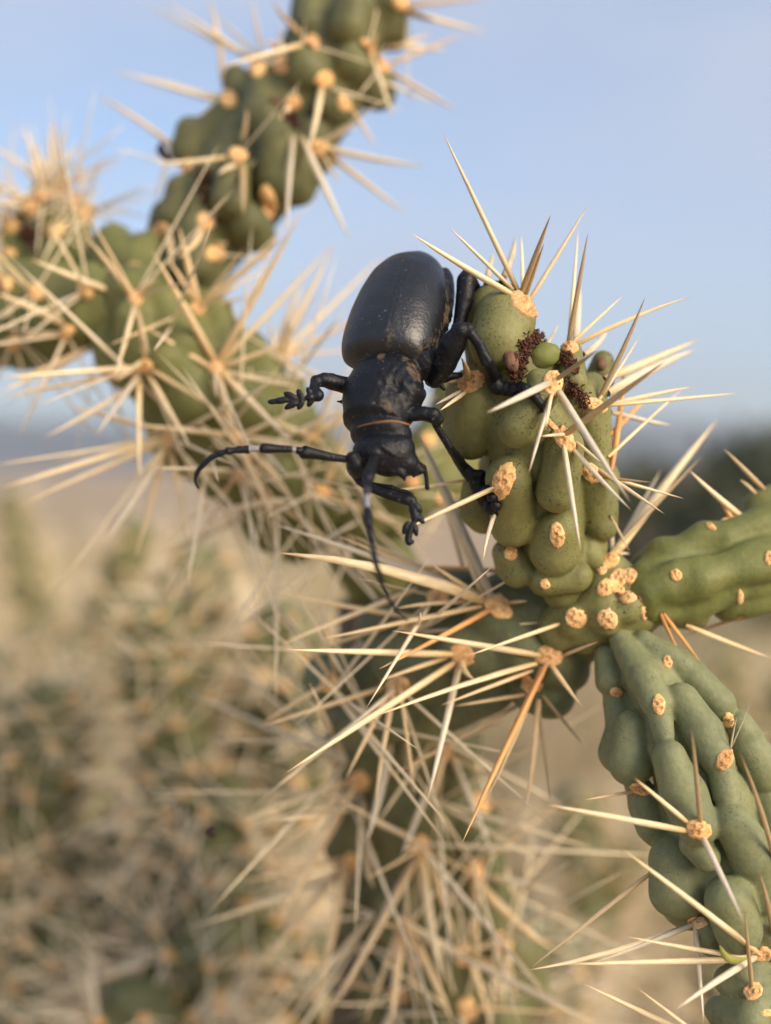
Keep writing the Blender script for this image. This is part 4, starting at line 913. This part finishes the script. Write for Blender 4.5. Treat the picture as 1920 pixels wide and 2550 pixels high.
far_plant('blurred cholla close behind the long drooping spines', V(640, 2500), 235,
          [(640, 2500, 235, 630, 2220, 235), (630, 2220, 235, 560, 1990, 238), (630, 2230, 235, 720, 2050, 232), (560, 1990, 238, 520, 1800, 240)])
far_plant('faint spiny cholla tip beneath the curved antenna', V(560, 2500), 250,
          [(560, 2500, 250, 560, 2150, 250), (560, 2150, 250, 600, 1850, 250), (600, 1850, 250, 560, 1560, 252), (590, 1750, 250, 680, 1540, 248), (560, 1600, 252, 450, 1420, 256), (450, 1420, 256, 420, 1200, 258), (560, 2060, 225, 470, 1800, 222), (600, 1760, 235, 690, 1480, 232), (470, 1480, 240, 300, 1340, 245), (560, 1600, 240, 620, 1330, 240)])
far_plant('pale blurred cholla beside the lowest dark stem', V(1130, 2500), 245,
          [(1130, 2500, 245, 1150, 2240, 245), (1150, 2240, 245, 1210, 2040, 248), (1150, 2240, 245, 1060, 2100, 242)])

# ================================================================== the beetle
EYE_D = 121.0
F_ = np.array((-.235, -.79, .57)); F_ /= np.linalg.norm(F_)
D_ = np.array((-.28, .30, .82)); D_ -= F_ * (D_ @ F_); D_ /= np.linalg.norm(D_)
U_ = np.cross(F_, D_)
EC = P(1000, 768, 122.2)                                   # middle of the wing case
def bp(v, u, e): return EC + F_ * v + U_ * u + D_ * e
# wing case: its own hard shell
ev = np.array([-7.5, -7.2, -6.4, -4.9, -3.0, -.5, 2.0, 4.2, 5.6, 6.6, 7.2, 7.45], np.float32)
ev = ev * 1.06 + .2
ew = np.array([.3, 1.6, 2.85, 3.95, 4.65, 5.2, 5.45, 5.45, 5.3, 4.9, 4.25, 2.9], np.float32)
eu = np.array([.2, 1.1, 2.1, 3.1, 3.75, 4.1, 4.15, 3.95, 3.6, 3.1, 2.4, 1.4], np.float32)
ed = np.array([.1, .4, .7, 1.0, 1.3, 1.5, 1.6, 1.5, 1.3, 1.0, .7, .4], np.float32)
ez = np.array([-.6, -.5, -.4, -.2, 0, 0, 0, 0, 0, -.1, -.2, -.3], np.float32)
ew = ew * .875; vd = np.linspace(ev[0], ev[-1], 160); kk = np.hanning(19); kk /= kk.sum()
def sm(a): return np.convolve(np.pad(np.interp(vd, ev, a), 9, mode='edge'), kk, 'valid').astype(np.float32)
ew, eu, ed, ez = sm(ew), sm(eu), sm(ed), sm(ez); ev = vd.astype(np.float32)
FE = Field(EC - 10.5, EC + 10.5, .11)
FE.loft(EC, F_, U_, D_, ev, ew, eu, ed, ez, 0, 2.08)
ve, fe = FE.mesh(); ve = relax(ve, fe, 14)
rel = ve - EC; lv, lu, le = rel @ F_, rel @ U_, rel @ D_; lr = lu * np.sign(U_[0])
ve = ve - np.outer((.035 * np.exp(-((lr - 1.15) / .12) ** 2) - .10 * np.exp(-((lr - 1.0) / .6) ** 2)) * (le > 1), D_)                     # seam between the two halves
rough_f = np.clip((lv + 1) / 6.5, 0, 1)
ve = ve + D_[None] * (.003 * wob(ve, 6.5, 71) * rough_f)[:, None] + D_[None] * (.02 * wob(ve, 1.1, 72))[:, None]
dust_e = .27 * np.exp(-((lv - 6.8) / 1.3) ** 2) + .28 * np.exp(-((lr - 1.3) / .7) ** 2) * np.clip((lv - .5) / 4, 0, 1) + .12 * np.clip((lv - 1) / 4, 0, 1)
flank = np.clip(1 - np.abs(le + .5) / .8, 0, 1) * .8 + np.clip(1.2 - np.abs(le - .5) / 1.3, 0, 1) * (lr > 3.2) * .55
dust_e = np.clip(dust_e + .9 * flank, 0, 1)

# body and legs: one continuous surface
S15 = 1 / 4.165; S14 = 1 / 4.0225; S1 = 1 / 2.0825; S2 = S1
FB = Field(P(665, 1375, 122) - np.array((0, 0, 8)), P(1375, 600, 112) + np.array((0, 2, 8)), .105)
# abdomen under the wing case, thorax, pronotum, neck, head
FB.ell(bp(-.3, 0, -.9), (U_, F_, D_), (4.75, 6.9, 2.9), .6)
FB.ell(bp(4.2, 0, -.6), (U_, F_, D_), (4.2, 4.2, 2.9), .6)
FB.ell(P(1035, 890, 118.5), (U_, F_, D_), (2.3, 2.6, 2.2), .5)      # side of the hind thorax
FB.ell(P(1062, 905, 117.0), np.eye(3), (.85, 1.0, .9), .8)
FB.ell(P(1078, 778, 122.0), (U_, F_, D_), (1.75, 6.2, 1.9), .5)         # flank of the abdomen
PC = P(*z15(478, 345), 116.0)
pv = np.array([-4.5, -4.1, -3.2, -1.7, .2, 1.8, 3.0, 3.7, 4.2], np.float32)
pw = np.array([.8, 1.8, 2.75, 3.55, 3.82, 3.55, 3.10, 3.0, 2.3], np.float32)
FB.loft(PC, F_, U_, D_, pv, pw, pw * .84, pw * .8, pv * 0, .35, 2.2)
HC = PC + F_ * 4.2 + D_ * -.2
FB.ell(P(*z15(455, 760), 113.8), (U_, F_, D_), (2.95, 1.7, 2.4), .15)
FB.ell(P(*z15(470, 930), 112.6), np.eye(3), (2.75, 1.7, 2.1), .25)
FB.ell(P(*z15(540, 1000), 112.6), np.eye(3), (2.3, 1.75, 1.9), .3)
FB.ell(P(*z15(640, 930), 112.6), np.eye(3), (1.5, 1.7, 1.7), .25)
FB.ell(P(*z15(700, 1060), 112.6), np.eye(3), (1.35, 1.15, 1.4), .3)
FB.ell(P(*z15(800, 1105), 112.8), np.eye(3), (.95, .75, .9), .12)            # jaw
FB.cone(P(*z15(800, 1060), 112.2), P(*z15(870, 1130), 112.4), .42, .36, .12)
FB.cone(P(*z15(840, 1120), 112.3), P(*z15(790, 1190), 112.2), .34, .16, .1)
FB.cone(P(*z15(620, 1120), 111.6), P(*z15(680, 1175), 111.5), .5, .36, .15)   # the other jaw
FB.cone(P(*z15(680, 1170), 111.5), P(*z15(695, 1235), 111.6), .34, .12, .1)
FB.cone(P(*z15(560, 1130), 111.4), P(*z15(640, 1165), 111.4), .30, .18, .1)
FB.ell(P(*z15(200, 1085), 112.2), np.eye(3), (.95, 1.15, 1.2), .15)
FB.ell(P(*z15(395, 945), 110.9), np.eye(3), (.78, .72, .62), .12)        # antenna sockets
FB.ell(P(*z15(160, 1005), 111.6), np.eye(3), (.62, .62, .62), .12)
FB.cone(P(*z15(340, 900), 110.7), P(*z15(460, 880), 110.6), .22, .3, .12)  # ridge over the socket
FB.cone(P(*z15(460, 880), 110.6), P(*z15(580, 960), 110.7), .3, .22, .12)
FB.cone(P(*z15(900, 1090), 112.8), P(*z15(925, 1200), 113.0), .22, .20, .1)  # palp
FB.cone(P(*z15(925, 1200), 113.0), P(*z15(935, 1310), 113.2), .19, .24, .08)
# spine-bearing knob on the side of the thorax
FB.cone(P(*z15(760, 300), 114.0), P(*z15(860, 340), 114.6), .9, .45, .9)
def limb(pts, k=.09):
    for (x1, y1, d1, r1), (x2, y2, d2, r2) in zip(pts[:-1], pts[1:]):
        FB.cone(P(x1, y1, d1), P(x2, y2, d2), r1 * d1 / FPX, r2 * d2 / FPX, k)
def Q(fr, s, rows): return [(*fr(x, y), d, r * s) for x, y, d, r in rows]
sA = lambda fr, x, y, up=.5: -hit(JA, *fr(x, y))[0][2] - up      # depth of the cactus skin under a foot
# front leg on the cactus side
limb(Q(z15, S15, [(560, 560, 114.2, 60), (760, 560, 113.6, 68), (900, 540, 113.4, 74), (990, 560, 113.4, 84), (1040, 600, 113.6, 66)]))
dT = sA(z15, 1470, 1240, .9)
limb(Q(z15, S15, [(1010, 640, 113.8, 40), (1160, 880, 115, 42), (1300, 1090, dT, 60), (1390, 1190, dT, 76)]))
limb(Q(z15, S15, [(1400, 1180, dT, 60), (1490, 1165, dT - .3, 48)]), .15)
for i, (x, y, r) in enumerate([(1450, 1270, 88), (1490, 1350, 98), (1545, 1430, 98), (1590, 1515, 78)]):
    FB.ell(P(*z15(x, y), sA(z15, x, y, .8)), np.eye(3), (r * S15 * .039, r * S15 * .040, .7), .08)
    FB.ell(P(*z15(x + 62, y - 18), sA(z15, x + 62, y - 18, .8)), np.eye(3), (.55, .5, .5), .05)
limb(Q(z15, S15, [(1600, 1540, sA(z15, 1600, 1540), 30), (1660, 1600, sA(z15, 1660, 1600, .3), 14)]), .1)
limb(Q(z15, S15, [(1560, 1200, dT, 14), (1590, 1020, dT - .5, 8)]), .05)
# middle leg on the cactus side
limb(Q(z1, S1, [(900, 830, 117.6, 40), (950, 740, 116.4, 64), (995, 640, 115.2, 68), (1035, 570, 114.2, 48), (1075, 560, 114, 32)]))
dM = sA(z1, 1230, 860, .8)
limb(Q(z1, S1, [(1075, 565, 114, 26), (1130, 640, 114.2, 27), (1170, 730, 114.6, 33), (1200, 810, dM, 40), (1225, 860, dM, 42)]))
for x, y, r in [(1270, 870, 36), (1310, 880, 38), (1350, 870, 34), (1375, 880, 30)]:
    FB.ell(P(*z1(x, y), sA(z1, x, y, .6)), np.eye(3), (r * S1 * .04, r * S1 * .042, .6), .16)
limb(Q(z1, S1, [(1375, 870, sA(z1, 1375, 870, .7), 28), (1420, 910, sA(z1, 1420, 910, .6), 27), (1450, 950, sA(z1, 1450, 950, .5), 22)]), .15)
limb(Q(z1, S1, [(1445, 940, sA(z1, 1445, 940, .5), 16), (1460, 985, sA(z1, 1460, 985, .4), 9), (1430, 1000, sA(z1, 1430, 1000, .25), 4)]), .06)
limb(Q(z1, S1, [(1445, 930, sA(z1, 1445, 930, .5), 14), (1470, 960, sA(z1, 1465, 960, .3), 5)]), .06)
# hind leg on the cactus side
limb(Q(z1, S1, [(985, 640, 121, 26), (1030, 530, 121.5, 34), (1055, 400, 122, 46), (1065, 310, 122.4, 50), (1075, 285, 122.6, 42)]))
limb(Q(z1, S1, [(1085, 290, 123, 30), (1130, 370, 124, 22), (1150, 470, 125, 20)]))
limb(Q(z1, S1, [(880, 830, 118.5, 30), (960, 810, 119.5, 26), (1030, 800, 120, 16)]), .15)
limb(Q(z1, S1, [(920, 840, 118.8, 18), (950, 875, 118.8, 10)]), .1)
# middle leg on the free side
limb(Q(z14, S14, [(720, 440, 117.6, 70), (640, 440, 117.0, 84), (500, 400, 116.4, 82), (430, 385, 116, 72), (360, 400, 115.8, 62)]))
limb(Q(z14, S14, [(345, 400, 115.8, 58), (330, 470, 115.0, 48), (370, 540, 114.4, 62)]))
limb(Q(z14, S14, [(360, 540, 114.4, 64), (290, 560, 114.2, 48)]), .15)
def pads(fr, s, rows, k=.04):
    for x, y, d, a, b, ang in rows:
        c, n = math.cos(math.radians(-ang)), math.sin(math.radians(-ang))
        FB.ell(P(*fr(x, y), d), ((c, n, 0), (-n, c, 0), (0, 0, 1)), (a * s * d / FPX * 1.2, b * s * d / FPX * 1.15, b * s * d / FPX * .9), k)
pads(z14, S14, [(285, 505, 114.1, 46, 28, 55), (295, 612, 114.1, 46, 28, -55), (190, 528, 114, 50, 28, 60), (195, 632, 114, 50, 28, -62), (95, 545, 114, 66, 30, 24), (100, 640, 114, 66, 30, -28), (0, 592, 114, 70, 32, -8), (-80, 605, 114, 50, 26, -8)])
limb(Q(z14, S14, [(300, 560, 114.1, 26), (200, 580, 114, 18), (110, 590, 114, 16), (20, 595, 114, 24), (-70, 605, 114, 24)]), .06)
limb(Q(z14, S14, [(660, 590, 118, 26), (610, 605, 118, 18), (560, 600, 118, 8)]), .1)
# front leg on the free side, folded under the head
limb(Q(z14, S14, [(860, 1180, 114.2, 66), (730, 1230, 114, 56), (725, 1310, 113.6, 48), (790, 1400, 113.2, 46), (900, 1470, 112.8, 44), (1080, 1540, 112.4, 50), (1260, 1590, 112, 54), (1310, 1590, 112, 48)]))
limb(Q(z14, S14, [(900, 1430, 113.4, 24), (1100, 1465, 113.2, 30), (1300, 1530, 112.8, 22), (1330, 1550, 112.6, 10)]), .1)
limb(Q(z14, S14, [(1300, 1600, 112, 44), (1330, 1700, 111.8, 36), (1350, 1770, 111.7, 30), (1300, 1860, 111.6, 26), (1280, 1960, 111.6, 30), (1275, 2010, 111.6, 34)]), .12)
pads(z14, S14, [(1362, 1660, 111.8, 70, 34, 55), (1312, 1680, 111.8, 60, 32, 82), (1392, 1775, 111.7, 58, 30, 50), (1325, 1760, 111.7, 54, 28, 80), (1250, 1862, 111.6, 66, 28, -66), (1345, 1885, 111.6, 66, 28, 80), (1275, 1985, 111.6, 58, 34, 80)])
limb(Q(z14, S14, [(1280, 2020, 111.6, 20), (1320, 2020, 111.6, 12), (1335, 1985, 111.6, 5)]), .06)
vb, fb = FB.mesh(); vb = relax(vb, fb, 1, .4)
vb = vb + .018 * np.stack([wob(vb, 2.5, 81), wob(vb, 2.5, 82), wob(vb, 2.5, 83)], 1)
fl = np.exp(-(((vb - P(1095, 780, 121)) @ U_) / 1.6) ** 2 - (((vb - P(1095, 780, 121)) @ F_) / 5.5) ** 2)
fl = fl * (vb[:, 0] < P(1126, 780, 121)[0])
vb = vb + (.16 * fl * wob(vb, 5.0, 91))[:, None] * D_[None] + (.12 * fl * np.sin(((vb - EC) @ F_) * 4.2))[:, None] * U_[None]
relp = vb - PC; bl, bu, be = relp @ F_, relp @ U_, relp @ D_
pr = np.exp(-(np.abs(bl) / 4.2) ** 4) * (be > .5) * np.clip(bu * np.sign(U_[0]) / 2 + .3, 0, 1)
vb = vb + D_[None] * (.07 * pr * wob(vb, 4.5, 95))[:, None]                # wrinkled side of the thorax
def spot(fr, x, y, d, r):
    c = P(*fr(x, y), d); q = vb[:, :2] / -vb[:, 2:3] * d - c[None, :2]; return np.exp(-(q ** 2).sum(1) / r ** 2) * (vb[:, 2] > -d - 4)
dn = spot(z15, 580, 270, 113, .75); vb = vb - D_[None] * (.45 * dn)[:, None]
vb = vb - D_[None] * (.25 * spot(z15, 700, 390, 113, .6))[:, None] + D_[None] * (.15 * spot(z15, 300, 420, 113, 1.0))[:, None]
dust_b = .95 * spot(z15, 500, 430, 113, .9) + .75 * spot(z15, 540, 500, 113, .5) + .55 * spot(z15, 480, 740, 113, 1.2)
dust_b += .7 * spot(z15, 800, 150, 116, .5) + .6 * spot(z15, 760, 60, 116, .5) + .5 * spot(z14, 1010, 160, 116, .5)
dust_b += .62 * ((vb - EC) @ F_ < 5.5) * (((vb - EC) @ D_) > -3.2) * ((vb - EC) @ F_ > -8) * (np.abs((vb - EC) @ U_) < 5.3) * (vb[:, 2] < -115)
for q_, r_, a_ in ((z1(620, 700), .55, .8), (z1(745, 712), .55, 1.0), (z1(790, 770), .6, 1.0), (z1(815, 820), .5, .9), (z1(960, 480), .9, .6), (z1(880, 735), .45, .75), (z1(900, 800), .4, .7)):
    dust_b = dust_b + a_ * spot(lambda a, b: (a, b), *q_, 117, r_)
dust_b = np.clip(dust_b * .86, 0, .9)
org = W(bp(0, 0, -2.5))
beetle = mesh_obj('beetle', W(vb), fb, M_shell, attrs={'dust': dust_b}, origin=org)
tag(beetle, 'large black longhorn beetle climbing head down on the spiny green cactus', 'beetle')
mesh_obj('wing_case', W(ve), fe, M_case, beetle, attrs={'dust': dust_e})
def tube(name, pts, m, parent, attr=None, seg=14, sub=6):
    """pts: (camera-frame point, radius mm, band) joined by a smooth tube"""
    pp = [np.asarray(p[0]) for p in pts]; vs_, fs, band = [], [], []
    ctr, rad, bd = [], [], []
    for i in range(len(pts) - 1):
        p0 = pp[max(i - 1, 0)]; p1, p2 = pp[i], pp[i + 1]; p3 = pp[min(i + 2, len(pts) - 1)]
        for j in range(sub):
            t = j / sub
            ctr.append(.5 * (2 * p1 + (p2 - p0) * t + (2 * p0 - 5 * p1 + 4 * p2 - p3) * t * t + (3 * p1 - p0 - 3 * p2 + p3) * t ** 3))
            rad.append(pts[i][1] + (pts[i + 1][1] - pts[i][1]) * t); bd.append(pts[i][2] if t < .5 else pts[i + 1][2])
    ctr.append(pp[-1]); rad.append(pts[-1][1]); bd.append(pts[-1][2])
    up = np.array((.3, .2, 1.0))
    for i, c in enumerate(ctr):
        d = ctr[min(i + 1, len(ctr) - 1)] - ctr[max(i - 1, 0)]; d /= np.linalg.norm(d); u = np.cross(d, up); u /= np.linalg.norm(u); w_ = np.cross(d, u)
        for j in range(seg):
            a = 6.28319 * j / seg; vs_.append(c + (u * math.cos(a) + w_ * math.sin(a)) * rad[i]); band.append(bd[i])
    for i in range(len(ctr) - 1):
        for j in range(seg):
            k = (j + 1) % seg; fs.append((i * seg + j, i * seg + k, (i + 1) * seg + k, (i + 1) * seg + j))
    fs += [tuple(range(seg))[::-1], tuple(range((len(ctr) - 1) * seg, len(ctr) * seg))]
    return mesh_obj(name, W(np.array(vs_)), fs, m, parent, attrs={'band': band, 'dust': [0] * len(band)})
def ant(fr, s, rows): return [(P(*fr(x, y), d), r * s * d / FPX, b) for x, y, d, r, b in rows]
tube('antenna', ant(z2, S2, [(905, 303, 112, 20, 0), (870, 300, 111.8, 19, 0), (780, 288, 111.6, 23, 0), (700, 272, 111.4, 29, 0), (650, 264, 111.3, 36, 0), (636, 262, 111.2, 34, 0), (630, 257, 111.2, 18, 0), (608, 253, 111.1, 19, 0), (596, 251, 111.1, 14, 0),
    (589, 250, 111.0, 14, .9), (578, 248, 111.0, 15, .9), (572, 248, 111.0, 17, 0), (500, 246, 110.8, 20, 0), (440, 243, 110.6, 28, 0), (418, 243, 110.6, 25, 0), (410, 243, 110.6, 17, .9), (385, 245, 110.5, 17, .9), (362, 247, 110.5, 17, .9), (352, 248, 110.5, 24, 0),
    (325, 249, 110.4, 20, 0), (302, 250, 110.4, 23, 0), (296, 252, 110.3, 17, 0), (268, 255, 110.3, 19, 0), (244, 258, 110.2, 22, 0), (238, 260, 110.2, 15, 0), (205, 268, 110.2, 18, 0), (192, 273, 110.2, 15, 0), (165, 287, 110.2, 16, 0), (140, 304, 110.2, 16, 0), (120, 322, 110.2, 15, 0), (98, 348, 110.3, 14, 0), (82, 378, 110.4, 12, 0), (78, 408, 110.5, 10, 0), (86, 432, 110.5, 8, 0), (96, 452, 110.6, 3, 0)]), M_shell, beetle)
tube('antenna', ant(z2, S2, [(1012, 280, 111, 24, 0), (1000, 310, 110, 27, 0), (985, 355, 108.5, 30, 0), (972, 395, 107, 33, 0), (968, 415, 106.5, 20, 0), (967, 440, 106, 23, 0), (966, 480, 105, 22, .1), (965, 500, 104.8, 19, .85), (966, 535, 104.2, 18, .85), (967, 562, 104, 20, .5), (968, 572, 103.8, 25, 0), (972, 630, 103, 22, 0),
    (978, 652, 103, 17, 0), (984, 690, 102.6, 20, 0), (990, 722, 102.6, 20, 0), (994, 745, 102.5, 14, 0), (1002, 790, 102.4, 16, 0), (1012, 840, 102.4, 14, 0), (1030, 895, 102.6, 14, 0), (1044, 940, 102.8, 12, 0), (1062, 985, 103, 11, 0), (1084, 1032, 103.4, 9, 0), (1120, 1082, 104, 8, 0), (1160, 1122, 104.4, 6, 0), (1182, 1138, 104.6, 2.5, 0)]), M_shell, beetle)
# fine brown fibre lying across the neck
M_fib = plain_mat('fibre_brown', [(.3, (.18, .085, .04)), (.7, (.30, .16, .08))], 800, .5)
tf = tube('plant_fibre', [(P(*z15(x, y), d), r, 0) for x, y, d, r in [(150, 705, 114.2, .06), (240, 672, 112.2, .08), (350, 645, 111.2, .09), (460, 628, 110.7, .10), (560, 620, 110.6, .10), (640, 628, 110.8, .09), (720, 648, 111.4, .07), (770, 662, 112, .04)]], M_fib, None)
tag(tf, 'thin brown plant fibre lying across the beetle behind its head', 'fibre')
# glossy eyes and jaws
M_eye = plain_mat('beetle_eye', [(.3, (.010, .009, .010)), (.7, (.022, .018, .018))], 900, .22, None, .5)
def lump(name, c, rad, m, parent):
    vs_, fs = [], []; nu, nv = 14, 9
    for i in range(nv + 1):
        for j in range(nu):
            th, ph = math.pi * i / nv, 6.28319 * j / nu; vs_.append(np.asarray(c) + np.array((math.sin(th) * math.cos(ph) * rad[0], math.sin(th) * math.sin(ph) * rad[1], math.cos(th) * rad[2])))
    for i in range(nv):
        for j in range(nu):
            k = (j + 1) % nu; fs.append((i * nu + j, (i + 1) * nu + j, (i + 1) * nu + k, i * nu + k))
    return mesh_obj(name, W(np.array(vs_)), fs, m, parent)
lump('eye', P(*z15(480, 1010), 111.2), (.62, .75, .5), M_eye, beetle)
lump('eye', P(*z15(170, 1110), 111.8), (.5, .75, .6), M_eye, beetle)

# ---- dark scraps stuck on spines
for fr, x, y, D, sz, lab, rot in ((V, 350, 328, 154.5, (.55, 1.1, .5), 'shrivelled black scrap stuck on a spine beside the tall stem', .5), (V, 452, 1797, 141, (.6, .6, .5), 'tiny dark scrap caught on spine tips near the lowest stems', 0)):
    r = np.random.default_rng(int(x)); c = P(*fr(x, y), D); vs_, fs = [], []; nu, nv = 12, 8
    for i in range(nv + 1):
        for j in range(nu):
            th, ph = math.pi * i / nv, 6.28319 * j / nu; q = np.array((math.sin(th) * math.cos(ph) * sz[0], math.cos(th) * sz[1], math.sin(th) * math.sin(ph) * sz[2])) * (1 + .25 * math.sin(4 * ph + 3 * th))
            vs_.append(c + np.array((q[0] * math.cos(rot) - q[1] * math.sin(rot) + .5 * math.cos(th) ** 2, q[0] * math.sin(rot) + q[1] * math.cos(rot), q[2])))
    for i in range(nv):
        for j in range(nu):
            k = (j + 1) % nu; fs.append((i * nu + j, (i + 1) * nu + j, (i + 1) * nu + k, i * nu + k))
    tag(mesh_obj('dried_scrap', W(np.array(vs_)), fs, M_debris), lab, 'debris', 'dark scraps on spines')
print('spines', N_SP)
